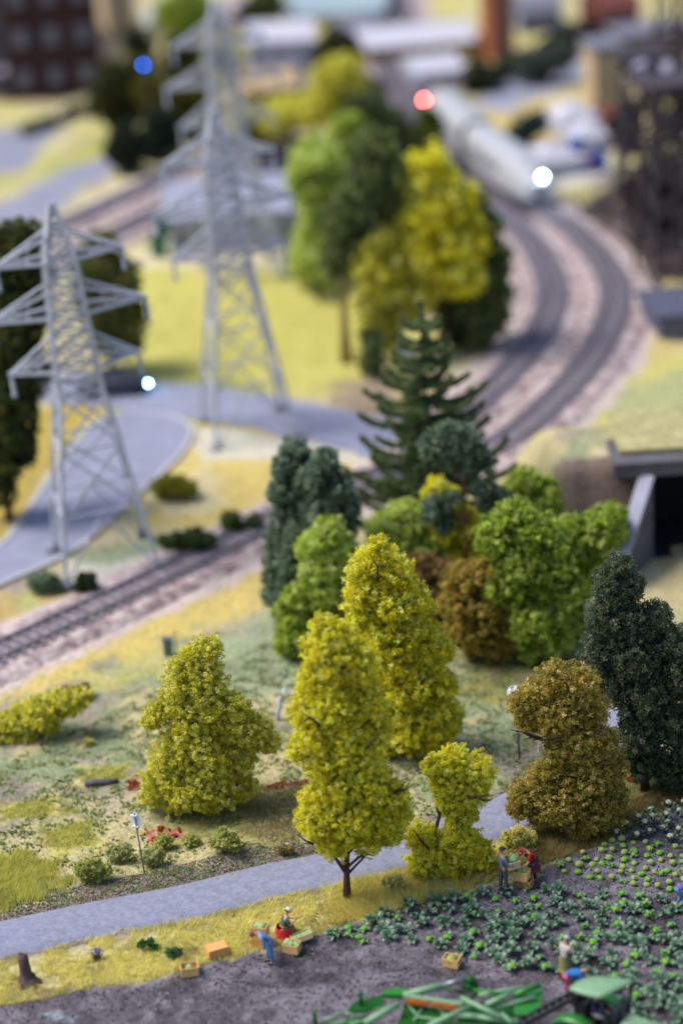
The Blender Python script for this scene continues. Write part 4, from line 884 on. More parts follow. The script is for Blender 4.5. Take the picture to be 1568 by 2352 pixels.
def person(loc, rz, label, lean=0.0, hipz=.93, hipy=0.0, knees=((.1, .06, .5), (-.1, .02, .5)), feet=((.12, .0), (-.12, -.02)), elb=None, hnd=None, headp=None, shirt=None, trous=None, skirt=None, skirt2=None, apron=None, cap=None, capbrim=None, hair=None, shoes=None, sleeve='long', feetz=0.07, belt=None, capm=None):
    root = empty('person', loc, rz, label, 'person'); root.scale = (1.16, 1.12, 1.06)
    V = lambda *a: Vector(a); hip = V(0, hipy, hipz); t = V(0, math.sin(lean), math.cos(lean)); nrm = V(0, math.cos(lean), -math.sin(lean))
    wst = hip+t*.16; chest = hip+t*.40; neck = hip+t*.52; hp = lean if headp is None else headp
    hb = neck+t*.06; head = neck+V(0, math.sin(hp), math.cos(hp))*.17; crn = neck+V(0, math.sin(hp), math.cos(hp))*.25
    fwd = V(0, math.cos(hp), -math.sin(hp)); hup = V(0, math.sin(hp), math.cos(hp))
    sh = [chest+t*.06+V(s*.17, 0, 0) for s in (1, -1)]
    elb = elb or [(.24, .05, .0), (-.24, .05, .0)]; el = [V(*e) for e in elb]; hn = [V(*e) for e in hnd]
    pts = [hip, wst, chest, neck, hb, head, crn]; rad = [(.145, .11), (.125, .095), (.16, .105), .055, .055, (.078, .09), .055]
    ed = [(0, 1), (1, 2), (2, 3), (3, 4), (4, 5), (5, 6)]
    for s in (0, 1):
        n = len(pts); pts += [sh[s], el[s], hn[s]]; rad += [.062, .045, .034]; ed += [(2, n), (n, n+1), (n+1, n+2)]
        d = (hn[s]-el[s]).normalized(); sd_ = V(1, 0, 0) if s == 0 else V(-1, 0, 0); up_ = d.cross(sd_)
        palm = hn[s]+d*.05; pts.append(palm); rad.append((.034, .02)); ed.append((n+2, n+3)); pi = n+3
        for k in range(4):
            f0 = palm+d*(.045-.004*abs(k-1.4))+sd_*(.021*(k-1.5)); m0 = len(pts); pts += [f0, f0+d*(.022+.006*(1.5-abs(k-1.5)))-up_*.014]; rad += [.0085, .007]; ed += [(pi, m0), (m0, m0+1)]
        m0 = len(pts); pts += [palm-sd_*.036-d*.01, palm-sd_*.045+d*.018]; rad += [.010, .008]; ed += [(pi, m0), (m0, m0+1)]
        k_ = V(*knees[s]); a_ = V(feet[s][0], feet[s][1], feetz); hj = hip+V(.085 if s == 0 else -.085, 0, -.04)
        n = len(pts); toe = a_+V(0, .15, -.035)
        if len(feet[s]) > 2: toe = a_+V(*feet[s][2])
        pts += [hj, k_, a_, toe]; rad += [.085, .062, .042, .036]; ed += [(0, n), (n, n+1), (n+1, n+2), (n+2, n+3)]
        if s == 0: L0 = n
        else: L1 = n
    link_mesh('body', skin_mesh('body', pts, ed, rad, 0, Mskin), root)
    # face: nose, eyes, mouth, ears
    f = MB(); f.ball(head+fwd*.092-hup*.005, .016, 6, 4); 
    for s in (-1, 1): f.ball(head+V(s*.082, 0, 0), .02, 6, 4, .5, 1, 1.3)
    f.build('nose_and_ears', Mskin, root, True)
    e = MB()
    for s in (-1, 1): e.ball(head+fwd*.08+V(s*.03, 0, 0)+hup*.012, .009, 6, 4)
    e.build('eyes', mat('eyes', (.02, .02, .02), rough=.3, var=0), root, True)
    mo = MB(); mo.ball(head+fwd*.082-hup*.045, .016, 6, 4, 1, .5, .4); mo.build('mouth', mat('lips', A(180, 90, 80), var=0), root, True)
    if hair:
        h = MB(); h.ball(head+hup*.025-fwd*.018, .098, 10, 7, .92, 1.0, 1.0); link_mesh('hair', h.mesh('hair', hair, True), root)
    if shirt:
        q = [hip+t*.04, wst, chest, neck-t*.03]; r = [(.165, .135), (.16, .13), (.19, .14), .08]; g = [(0, 1), (1, 2), (2, 3)]
        for s in (0, 1):
            n = len(q); end = hn[s]+(el[s]-hn[s])*.1 if sleeve == 'long' else sh[s]+(el[s]-sh[s])*.85
            if sleeve == 'long': q += [sh[s], el[s], end]; r += [.078, .06, .048]; g += [(2, n), (n, n+1), (n+1, n+2)]
            else: q += [sh[s], end]; r += [.08, .065]; g += [(2, n), (n, n+1)]
        link_mesh('shirt', skin_mesh('shirt', q, g, r, 1, shirt), root)
    if trous:
        q = [hip+t*.09, hip]; r = [(.148, .118), (.162, .13)]; g = [(0, 1)]
        for n0 in (L0, L1):
            n = len(q); a_ = pts[n0+2]; k_ = pts[n0+1]; q += [pts[n0], k_, a_+V(0, 0, .02)]; r += [.1, .08, .065]; g += [(1, n), (n, n+1), (n+1, n+2)]
        link_mesh('trousers', skin_mesh('trousers', q, g, r, 1, trous), root)
    if shoes:
        for n0 in (L0, L1):
            a = MB(); p_ = pts[n0+2]; q_ = pts[n0+3]; c = (p_+q_)/2; a.ball(c+V(0, 0, -.005), .06, 8, 5, .8, 1.9, .8); a.build('shoe', shoes, root, True)
    if skirt:
        m_, z0, r0, r1 = skirt; a = MB(); n = 16; z1 = (hip+t*.08)
        for i in range(5):
            f_ = i/4; c = z1*(1-f_)+V(hip.x, hip.y+.02, z0)*f_; rr_ = r0+(r1-r0)*f_
            for k in range(n):
                an = 2*math.pi*k/n; w = rr_*(1+.06*math.sin(k*2.4+1)*f_); a.v.append((c.x+w*math.cos(an)*1.05, c.y+w*math.sin(an)*.92, c.z))
        for i in range(4):
            for k in range(n): a.f.append((i*n+k, (i+1)*n+k, (i+1)*n+(k+1) % n, i*n+(k+1) % n))
        a.f.append(tuple(4*n+k for k in range(n))); a.build('skirt', m_, root, True)
    if skirt2:
        m_, z0, r1 = skirt2; a = MB(); n = 16
        for i, (rr_, z_) in enumerate(((r1*.92, z0+.3), (r1, z0), (r1*.9, z0+.01))):
            for k in range(n): an = 2*math.pi*k/n; a.v.append((hip.x+rr_*math.cos(an)*1.03, hip.y+.02+rr_*math.sin(an)*.9, z_))
        for i in range(2):
            for k in range(n): a.f.append((i*n+k, (i+1)*n+k, (i+1)*n+(k+1) % n, i*n+(k+1) % n))
        a.build('underskirt', m_, root, True)
    if apron:
        m_, zt, zb = apron; a = MB(); n = 7
        for i, (f_, wv) in enumerate(((0, .09), (.25, .13), (.5, .17), (.75, .19), (1, .2))):
            if f_ <= .5: c = (chest+t*.02)*(1-f_*2)+(hip+t*.02)*(f_*2)
            else: c = (hip+t*.02)*(1-(f_-.5)*2)+V(0, hip.y+.05, zb)*((f_-.5)*2)
            for k in range(n):
                an = -1.15+2.3*k/(n-1); a.v.append((c.x+wv*1.08*math.sin(an), c.y+(.135+.03*f_)*math.cos(an)*1.08+nrm.y*0, c.z+(0 if f_ > .5 else -math.sin(lean)*.13)))
        for i in range(4):
            for k in range(n-1): a.f.append((i*n+k, i*n+k+1, (i+1)*n+k+1, (i+1)*n+k))
        a.build('apron', m_, root, True)
    if belt:
        a = MB(); c = hip+t*.1; pr = [Vector((math.cos(x)*.16, 0, 0))+nrm*math.sin(x)*.125+c for x in [2*math.pi*k/14 for k in range(15)]]; a.tube(pr, .025, 6); a.build('belt', belt, root, True)
    if cap:
        h = MB(); h.ball((0, 0, .0), .1, 12, 8, .96, 1.06, .72); me = h.mesh('cap', cap, True)
        o = link_mesh('cap', me, root); o.location = head+hup*.062-fwd*.008; o.rotation_euler = (-hp, 0, 0)
        if capbrim:
            b_ = MB(); b_.lathe([(.01, -.004), (.078, -.012), (.08, 0), (.01, .012)], 14); o2 = link_mesh('cap_brim', b_.mesh('cap_brim', capbrim, True), o); o2.location = (0, .088, -.008); o2.scale = (.95, .9, 1)
    return root
cl = lambda n, r, g, b, k=1.15: mat('cloth_'+n, A(r, g, b, k), rough=.8, var=.14, scale=8, spec=.2)
PI = math.pi
g = G(621, 2212)
person(g, R(105), 'man in light blue overalls bending forward over the ploughed soil', lean=R(52), headp=R(80), hipz=.93, hipy=-.06, knees=((.1, .02, .48), (-.1, -.02, .48)), feet=((.12, .02), (-.12, -.04)),
       elb=[(.25, .02, 1.0), (-.25, .2, .98)], hnd=[(.2, -.04, .76), (-.2, .22, .74)], shirt=cl('light_blue', 112, 150, 200), trous=cl('denim', 96, 136, 190), hair=cl('reddish_hair', 140, 86, 64), shoes=cl('brown_shoe', 96, 70, 56))
g = G(655, 2146)
person(g, R(-75), 'kneeling woman in a white headscarf, dark teal blouse and red skirt', lean=R(14), headp=R(28), hipz=.27, hipy=-.05, knees=((.14, .34, .26), (-.14, .32, .16)), feet=((.1, -.2), (-.1, -.22)), feetz=.09,
       elb=[(.25, .14, .47), (-.25, .16, .49)], hnd=[(.08, .38, .58), (-.06, .40, .55)], shirt=cl('teal', 74, 100, 102), skirt=(cl('red_skirt', 206, 50, 56), .03, .27, .34), cap=cl('white_scarf', 226, 222, 228), hair=cl('dark_hair', 90, 64, 50), shoes=cl('brown_shoe', 96, 70, 56), sleeve='short', belt=cl('ochre_belt', 190, 140, 80))
bk = MB(); bk.lathe([(.1, 0), (.15, .06), (.17, .2), (.13, .33), (.08, .4)], 12); pbk = G(670, 2146)
tag(bk.build('sack', mat('brown_sack', A(140, 116, 72), var=.3, scale=9, bump=1), None, True, loc=pbk), 'small brown sack standing against the knees of the kneeling woman', 'sack')
g = G(1156, 2042)
p3_ = person(g, R(-70), 'man in a dark blue cap and grey jacket carrying a crate of cabbages', lean=R(-4), headp=R(8), knees=((.1, .05, .5), (-.1, -.03, .5)), feet=((.12, .06), (-.11, -.08)),
       elb=[(.24, .08, 1.08), (-.24, .08, 1.08)], hnd=[(.24, .34, 1.0), (-.24, .34, 1.0)], shirt=cl('grey_blue', 128, 134, 152), trous=cl('dark_grey', 84, 92, 98), cap=cl('navy_cap', 56, 62, 96), capbrim=cl('navy_cap', 56, 62, 96), hair=cl('grey_hair', 150, 136, 122), shoes=cl('black_shoe', 30, 30, 34))
d_ = Matrix.Rotation(R(-70), 4, 'Z') @ Vector((0, .36, .93)); cx = Vector(g)+d_
cr['j'] = put_crate((cx.x, cx.y, cx.z), R(-70), 'slatted crate held in the arms of the man in the blue cap', size=(.58, .46, .3), slats=True, m=mat('light_slats', A(228, 200, 148, 1.2), var=.15, scale=8))
veg(cr['j'], 2, 'cabbage in the crate carried by the man in the blue cap', .2, 'cabbages in the carried crate', 1.15)
g = G(1222, 2022)
person(g, R(118), 'person in a red and white cap, blue vest and maroon skirt leaning over a crate', lean=R(38), headp=R(62), hipz=.9, hipy=-.1, knees=((.1, .04, .48), (-.1, .0, .48)), feet=((.11, 0), (-.11, -.05)),
       elb=[(.27, .36, .98), (-.27, .34, .98)], hnd=[(.14, .50, .80), (-.16, .50, .80)], shirt=cl('red_sleeve', 204, 60, 52), skirt=(cl('maroon', 104, 48, 60), .42, .16, .24), trous=cl('maroon_dark', 70, 40, 46), apron=(cl('navy_vest', 74, 90, 130), 1, .72), cap=cl('red_cap', 214, 66, 72), capbrim=cl('white_brim', 235, 225, 220), hair=cl('fair_hair', 190, 160, 130), shoes=cl('black_shoe', 30, 30, 34), sleeve='short')
g = G(1297, 2252)
person(g, R(-55), 'woman in a pale blue cap and olive apron holding a cabbage in the field', lean=R(3), headp=R(25), knees=((.1, .05, .5), (-.1, .0, .5)), feet=((.11, 0), (-.11, -.03)),
       elb=[(.25, .10, 1.12), (-.25, .12, 1.12)], hnd=[(.05, .34, 1.22), (-.05, .32, 1.2)], shirt=cl('off_white', 206, 196, 196), skirt=(cl('olive_apron', 138, 132, 84), .42, .15, .24), skirt2=(cl('rust', 180, 84, 44), .16, .235), apron=(cl('olive_bib', 128, 122, 78), 1.2, .7), cap=cl('pale_blue_cap', 186, 190, 214), capbrim=cl('pale_blue_cap', 186, 190, 214), hair=cl('grey_hair', 150, 136, 122), shoes=cl('black_shoe', 30, 30, 34), sleeve='short')
hv = Vector(g)+Matrix.Rotation(R(-55), 4, 'Z') @ Vector((0, .44, 1.2))
o = link_mesh('cabbage', HM['crate'][1], None, hv); tag(o, 'cabbage held in the hands of the woman in the olive apron', 'cabbage')
g = G(1306, 2290)
person(g, R(-72), 'person in a blue top and pink trousers bending low behind the green tractor roof', lean=R(86), headp=R(110), hipz=.88, hipy=-.12, knees=((.12, .04, .48), (-.12, .02, .48)), feet=((.13, 0), (-.13, -.02)),
       elb=[(.25, .34, .62), (-.25, .36, .62)], hnd=[(.16, .40, .36), (-.14, .42, .36)], shirt=cl('strong_blue', 60, 118, 190), trous=cl('dusty_pink', 190, 92, 122), hair=cl('grey_hair', 150, 136, 122), shoes=cl('brown_shoe', 96, 70, 56))
g = G(1562, 2082)
person(g, R(-80), 'person in blue with a pink belt bending down at the right edge of the field', lean=R(80), headp=R(100), hipz=.78, hipy=-.14, knees=((.12, .1, .42), (-.12, .08, .42)), feet=((.13, -.02), (-.13, -.05)),
       elb=[(.25, .34, .56), (-.25, .36, .56)], hnd=[(.16, .40, .3), (-.14, .42, .3)], shirt=cl('strong_blue', 60, 118, 190), trous=cl('slate_blue', 92, 128, 184), belt=cl('pink_belt', 220, 100, 140), shoes=cl('tan_boot', 170, 140, 116), hair=cl('grey_hair', 150, 136, 122))

# ------------------------------------------------------------------ small things on the ground
g = G(333, 2010); sg = empty('road_sign', g, R(-22), 'white diamond road sign on a thin leaning grey pole, seen from behind', 'road sign'); sg.rotation_euler = (R(0), R(-4.0), R(-22))
a = MB(); a.tube([(0, 0, -.2), (0, 0, 2.75)], .032, 8); a.build('pole', mat('grey_pole', A(120, 124, 132), rough=.5, var=.1), sg, True)
Mw = mat('white_enamel', A(238, 240, 246, 1.15), rough=.45, var=.04)
a = MB(); s2 = .40; pl = [(0, -s2*1.12), (s2*.72, 0), (0, s2*1.12), (-s2*.72, 0)]
a.add([(x, .045, 2.42+z) for x, z in pl]+[(x, .07, 2.42+z) for x, z in pl], [(0, 1, 2, 3), (7, 6, 5, 4), (0, 4, 5, 1), (1, 5, 6, 2), (2, 6, 7, 3), (3, 7, 4, 0)]); a.build('sign_plate', Mw, sg)
for zz in (2.18, 2.66):
    a = MB(); a.box(-.16, .10, -.045, .05, zz-.03, zz+.03); a.build('bracket', Mw, sg)
g = G(1193, 1742); lp = empty('globe_lamp', g, 0, 'street lamp with a white globe partly hidden by the ochre tree', 'street lamp')
zt = (to_plane(1180, 1592, g[1])-g)[2]; a = MB(); a.tube([(0, 0, -.1), (-.1, 0, zt-.25)], [.06, .045], 8); a.build('pole', mat('grey_pole', (.2, .2, .2)), lp, True)
a = MB(); a.ball((-.12, 0, zt), .34, 16, 10, 1, 1, .92); a.build('globe', Mw, lp, True)
a = MB(); a.lathe([(.1, -.1), (.14, 0), (.1, .04)], 10, (-.12, 0, zt-.32)); a.build('collar', mat('grey_pole', (.2, .2, .2)), lp)
g = G(645, 1655); q = [to_plane(u, v, g[1])-g for u, v in ((640, 1660), (637, 1640), (643, 1622), (641, 1606), (650, 1590), (657, 1578))]
a = MB(); a.tube(q, [.11, .1, .09, .09, .08, .05], 8); st = a.build('pale_trunk', mat('birch_bark', A(206, 208, 226, 1.1), rough=.7, var=.15, scale=6), None, True, loc=g); tag(st, 'short crooked whitish birch trunk standing between two yellow trees', 'tree stub')
g = G(66, 2256); sr = empty('tree_stump', g, 0, 'tall dark tree stump with spreading roots on the grass at the left edge', 'tree stump')
Mst = mat('stump_bark', A(104, 88, 84), rough=.95, var=.4, scale=8, bump=1, bscale=22); ht = (to_plane(60, 2194, g[1])-g)[2]
a = MB(); n = 14; prof = [(.42, -.1), (.34, .06), (.25, .25), (.2, .5), (.185, .8), (.175, ht)]
for i, (r_, z_) in enumerate(prof):
    for k in range(n): t_ = 2*PI*k/n; w = r_*(1+.16*math.sin(k*3.1+1)+(.5*max(0, math.cos(t_*2.5+.6)) if i < 2 else 0)); a.v.append((w*math.cos(t_)-.02*i, w*math.sin(t_), z_+(rnd.uniform(-.05, .05) if i == 5 else 0)))
for i in range(5):
    for k in range(n): a.f.append((i*n+k, i*n+(k+1) % n, (i+1)*n+(k+1) % n, (i+1)*n+k))
a.f.append(tuple(5*n+k for k in range(n))); a.build('trunk', Mst, sr, True)
for an in (-.4, 1.2, 2.6, 4.2, 5.3):
    a = MB(); a.tube([(.15*math.cos(an), .15*math.sin(an), .22), (.4*math.cos(an), .4*math.sin(an), .07), (.68*math.cos(an+.2), .68*math.sin(an+.2), -.03)], [.1, .07, .03], 7); a.build('root', Mst, sr, True)
g = G(225, 2206); fr = empty('flower_clump', g, 0, 'small clump of dark green stems with violet blue flowers on the grass verge', 'flowers')
a = MB()
for k in range(34):
    an = rnd.uniform(0, 6.28); r_ = rnd.uniform(.05, .3); hh = rnd.uniform(.25, .5); a.tube([(r_*.2*math.cos(an), r_*.2*math.sin(an), -.02), (r_*math.cos(an), r_*math.sin(an), hh)], [.018, .008], 4)
a.build('stems', mat('stem_green', A(84, 110, 80), var=.2), fr)
a = MB()
for k in range(26):
    an = rnd.uniform(0, 6.28); r_ = rnd.uniform(0, .22); a.ball((r_*math.cos(an), r_*math.sin(an), rnd.uniform(.38, .52)), rnd.uniform(.03, .05), 5, 4, jit=.2, rr=rnd)
a.build('blossoms', mat('violet_petals', A(120, 120, 190, 1.1), var=.2), fr)
g = G(235, 1803); a = MB(); a.tube([(-.72, 0, .14), (-.3, .02, .16), (.2, -.02, .15), (.7, .03, .13)], [.13, .14, .13, .1], 9); lg = a.build('fallen_log', mat('grey_log', A(112, 110, 122), var=.3, scale=7, bump=1, bscale=20), None, True, loc=g); lg.rotation_euler = (0, 0, R(4)); tag(lg, 'grey fallen log lying in the grass left of the bushy tree', 'log')
g = G(388, 1505); a = MB(); a.box(-.2, .2, -.15, .15, 0, .8); a.box(-.26, .26, -.2, .2, .8, .9); a.tube([(.34, 0, -.05), (.38, 0, 1.25)], .04, 6); bx = a.build('signal_box', mat('green_grey_box', A(112, 128, 124), var=.15), None, loc=g, bevel=.02); tag(bx, 'small grey green cabinet behind the top of the bushy tree', 'cabinet')
# ------------------------------------------------------------------ grass, flock and clods (uncountable)
def sample_poly(px, n, seed, world=None):
    pl = np.array([P(u, v)[:2] for u, v in px]) if world is None else world
    lo, hi = pl.min(0), pl.max(0); rg = np.random.default_rng(seed); out = np.zeros((0, 2))
    while len(out) < n:
        c = rg.uniform(lo, hi, (n*2, 2)); out = np.concatenate([out, c[poly_sd(c, pl) < 0]])
    return out[:n]
def off_road(q, w=0.05):
    k = (line_d(q, ROAD) > ROAD_W+w)
    return q[k]
def blades(name, q, hgt, wid, cols, lean=.35, wind=(.5, .2)):
    n = len(q); z = H(q[:, 0], q[:, 1])-.02; h = hgt*rng.uniform(.5, 1.3, n); a = rng.uniform(0, 2*np.pi, n)
    b0 = np.stack([q[:, 0]-np.cos(a)*wid/2, q[:, 1]-np.sin(a)*wid/2, z], 1); b1 = np.stack([q[:, 0]+np.cos(a)*wid/2, q[:, 1]+np.sin(a)*wid/2, z], 1)
    ph = fbm(q[:, 0]*.8, q[:, 1]*.8, 77)*12; dx = (np.cos(ph)*.6+rng.normal(0, lean, n))*h; dy = (np.sin(ph)*.6+rng.normal(0, lean, n))*h
    t = np.stack([q[:, 0]+dx, q[:, 1]+dy, z+h], 1)
    V = np.stack([b0, b1, t], 1).reshape(-1, 3); o = link_mesh(name, mesh_np(name, V, np.arange(3*n).reshape(n, 3), Mgrass, np.repeat(cols, 3, 0)))
    return tag(o, kind='stuff')
Mgrass = mat('static_grass', attr=True, rough=.9, var=.12, scale=6, spec=.1, transl=.55)
def gcols(q, pal, s=1.0, wt=None, ns=1.2):
    pal = np.array(pal); f = fbm(q[:, 0]*ns, q[:, 1]*ns, 91)+rng.normal(0, .12, len(q)); i = np.clip(((f-.3)/.4*len(pal)).astype(int), 0, len(pal)-1)
    return np.clip(pal[i]*rng.uniform(.75, 1.25, (len(q), 1))*s, 0, .9)
GP1 = [A(240, 226, 140, 1.5), A(232, 220, 118, 1.5), A(222, 214, 100, 1.45), A(246, 234, 170, 1.5), A(206, 192, 118, 1.25)]
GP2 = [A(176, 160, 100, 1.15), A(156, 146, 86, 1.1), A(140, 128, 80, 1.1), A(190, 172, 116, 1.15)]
GP3 = [A(222, 218, 116, 1.3), A(210, 208, 100, 1.3), A(196, 196, 96, 1.2), A(230, 226, 142, 1.3)]
verge = [(-60, 2205), (60, 2190), (200, 2152), (425, 2112), (650, 2052), (760, 2030), (900, 1990), (1000, 1975), (1120, 1945), (1210, 1910), (1230, 1985), (1080, 2048), (880, 2098), (700, 2158), (560, 2202), (420, 2235), (250, 2262), (60, 2300), (-60, 2330)]
q = off_road(sample_poly(verge, 42000, 1)); q = q[fbm(q[:, 0]*1.3, q[:, 1]*1.3, 55) > .36]
blades('verge_grass', q, .20, .028, gcols(q, GP1))
bank = [(740, 2040), (960, 1990), (1120, 1960), (1200, 1925), (1225, 1975), (1130, 2020), (1060, 2045), (880, 2092), (760, 2120)]
q = off_road(sample_poly(bank, 16000, 2)); blades('tall_dry_grass', q, .32, .024, gcols(q, [A(238, 224, 134, 1.4), A(226, 210, 110, 1.35), A(244, 232, 160, 1.45)]), .5)
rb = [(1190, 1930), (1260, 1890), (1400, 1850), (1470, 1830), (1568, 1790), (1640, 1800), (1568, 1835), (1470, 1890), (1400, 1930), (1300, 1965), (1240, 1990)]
q = off_road(sample_poly(rb, 16000, 3)); blades('shade_toned_grass', q, .24, .026, gcols(q, GP2))  # tree shade put into the blades as a darker palette
lf = [(-60, 1960), (90, 1945), (170, 1990), (180, 2040), (110, 2075), (-60, 2115)]
q = off_road(sample_poly(lf, 20000, 4)); pw = np.array([P(u, v)[:2] for u, v in lf]); dd = -poly_sd(q, pw); q = q[ss(dd/1.2)+(fbm(q[:, 0]*1.6, q[:, 1]*1.6, 66)-.5)*1.6 > rng.uniform(.1, .7, len(q))]; blades('meadow_grass', q, .26, .028, gcols(q, GP3))
for i, (pp, n) in enumerate((([(0, 1850), (130, 1830), (160, 1868), (20, 1888)], 4000), ([(70, 1905), (200, 1890), (230, 1945), (110, 1960)], 4500), ([(180, 1765), (300, 1755), (300, 1795), (190, 1800)], 3000), ([(560, 1830), (700, 1810), (720, 1900), (640, 1945), (540, 1920)], 7000))):
    pc = np.array(pp, float); pc = pc.mean(0)+(pc-pc.mean(0))*1.25; q = off_road(sample_poly(pc, n, 10+i), .1); pw = np.array([P(u, v)[:2] for u, v in pc]); dd = -poly_sd(q, pw); q = q[ss(dd/1.1)+(fbm(q[:, 0]*1.6, q[:, 1]*1.6, 66)-.5)*1.6 > rng.uniform(.1, .7, len(q))]; blades('grass_patch', q, .2, .03, gcols(q, GP3 if i < 3 else [A(206, 192, 140, 1.1), A(188, 172, 120, 1.1)]))
# turf fibres between lane and railway
turf = [(-60, 1780), (330, 1600), (650, 1460), (1080, 1500), (1340, 1500), (1330, 1700), (1200, 1830), (740, 1965), (420, 2030), (150, 2085), (-60, 2110)]
q = off_road(sample_poly(turf, 46000, 20), .15); f = fbm(q[:, 0]*1.1, q[:, 1]*1.1, 33)+rng.normal(0, .04, len(q)); q = q[f > .44]
blades('turf_fibres', q, .13, .035, gcols(q, [A(170, 188, 134), A(186, 196, 146), A(204, 204, 136), A(214, 204, 160), A(156, 170, 104)], 1.25, ns=2.2))
# ground flock clumps
def clumps(name, q, size, cols, m=None, zup=.02, flat=.6):
    z = H(q[:, 0], q[:, 1])+zup; o = link_mesh(name, flock_mesh(name, np.stack([q[:, 0], q[:, 1], z], 1), size*rng.uniform(.5, 1.4, len(q)), cols, m or Mfol, 1)); return tag(o, kind='stuff')
q = off_road(sample_poly(turf, 26000, 21), .1); f = fbm(q[:, 0]*2.0, q[:, 1]*2.0, 35, 3); q = q[f > .52]
clumps('flock_cover', q, .07, gcols(q, [A(150, 174, 124), A(166, 182, 116), A(190, 190, 108), A(132, 152, 90)], 1.2, ns=2))
edge = off_road(sample_poly([(-60, 2050), (150, 2040), (420, 1985), (750, 1925), (760, 1975), (420, 2050), (100, 2120), (-60, 2150)], 9000, 22), -.05)
clumps('roadside_litter', edge, .035, gcols(edge, [A(150, 136, 128), A(120, 104, 96), A(176, 160, 140), A(104, 92, 76)], 1, ns=3), mat('litter', attr=True, rough=.95, var=.2))
# soil clods
q = sample_poly(None, 30000, 30, world=np.array([P(u, v)[:2] for u, v in [(-100, 2330), (60, 2300), (250, 2268), (420, 2240), (560, 2206), (700, 2160), (880, 2100), (1080, 2050), (1240, 2000), (1400, 1935), (1568, 1845), (1640, 1850), (1680, 2460), (-120, 2460)]]))
q = q[rng.uniform(size=len(q)) < .35+.9*(fbm(q[:, 0]*1.2, q[:, 1]*2.5, 44)-.3)]
clumps('soil_clods', q, .05, gcols(q, [A(120, 112, 118), A(98, 90, 94), A(150, 142, 152), A(82, 74, 76)], 1, ns=2), mat('clod', attr=True, rough=1, var=.25, spec=.05), .0)
# yellow leaf specks and red flowering flock
q = off_road(np.concatenate([sample_poly([(350, 2010), (1200, 1930), (1250, 2020), (900, 2110), (430, 2230), (160, 2250)], 110, 31), sample_poly([(180, 1820), (560, 1800), (620, 1930), (350, 2000), (200, 2040)], 60, 32)]), -.4)
q2 = np.repeat(q, 6, 0)+rng.normal(0, .035, (len(q)*6, 2)); clumps('fallen_yellow_leaves', q2, .035, np.tile(np.array(A(240, 220, 50, 1.3)), (len(q2), 1)), zup=.08)
q = np.concatenate([sample_poly(p_, n, 40+i) for i, (p_, n) in enumerate((([(322, 1912), (345, 1892), (375, 1898), (372, 1915), (345, 1928), (320, 1925)], 420), ([(388, 1902), (412, 1898), (418, 1918), (392, 1922)], 260), ([(600, 1808), (640, 1795), (705, 1788), (706, 1802), (640, 1815)], 330), ([(296, 1800), (318, 1796), (320, 1815), (298, 1818)], 160), ([(1392, 1780), (1440, 1770), (1460, 1800), (1420, 1805)], 300)))])
q = q[fbm(q[:, 0]*2.4, q[:, 1]*2.4, 71)+rng.normal(0, .05, len(q)) > .5]; clumps('red_flock_flowers', q, .06, gcols(q, [A(214, 76, 70, 1.1), A(180, 84, 74, 1.0), A(206, 110, 96, 1.1), A(190, 150, 130)]), zup=.05)
# distinct low bushes beside the lane
BU = [A(206, 208, 120, 1.4), A(186, 192, 104, 1.4), A(166, 174, 90, 1.3), A(222, 218, 150, 1.4)]
BG = [A(176, 184, 112, 1.35), A(192, 196, 130, 1.35), A(206, 208, 148, 1.35)]
for lab, b, bl, pal in [
    ('pale yellow green bush right of the red flowers', (515, 1960), [(500, 1935, 20), (525, 1930, 22), (512, 1915, 16), (540, 1945, 14)], BU),
    ('low olive bush right behind the road sign pole', (350, 1990), [(335, 1968, 18), (358, 1962, 20), (348, 1980, 14)], BG),
    ('small bush between the sign and the red flowers', (375, 1950), [(365, 1935, 14), (382, 1928, 16), (375, 1942, 14)], BU),
    ('bushy yellow green clump left of the sign at the lane edge', (215, 2025), [(190, 1998, 22), (215, 1992, 22), (240, 2000, 18), (200, 2012, 16), (228, 2012, 16)], BU),
    ('darker bush above the lane left of the sign', (280, 1980), [(262, 1962, 20), (285, 1955, 20), (275, 1972, 14)], BG),
    ('tiny bush at the foot of the bushy tree', (440, 1945), [(430, 1935, 12), (445, 1930, 14), (455, 1940, 10)], BU),
    ('sparse bush on the bank below the forked yellow tree', (900, 2042), [(890, 2025, 14), (908, 2020, 16), (918, 2030, 12)], GP1),
    ('straw coloured bush behind the two people with crates', (1185, 1950), [(1165, 1925, 18), (1190, 1918, 22), (1212, 1925, 18), (1180, 1938, 16)], GP1),
    ('yellow tuft in the grass far left of the bushy tree', (205, 1712), [(202, 1700, 8), (208, 1703, 7)], YEL2),
    ('deep green tuft on the verge left of the overturned crate', (340, 2182), [(328, 2168, 10), (345, 2165, 10), (356, 2175, 8)], [A(110, 160, 100, 1.2), A(92, 140, 84, 1.1)]),
    ('green tuft on the verge next to the overturned crate', (400, 2200), [(392, 2188, 12), (408, 2186, 10)], [A(120, 160, 110, 1.2), A(98, 140, 90, 1.1)]),
    ('grey brown bush left of the forked tree foot', (660, 1965), [(650, 1955, 9), (664, 1952, 9)], GP2)]:
    tree('shrub', lab, b, bl, pal, .06, .16, .9, limbs=1, cat='shrub', trunk_r=.03)
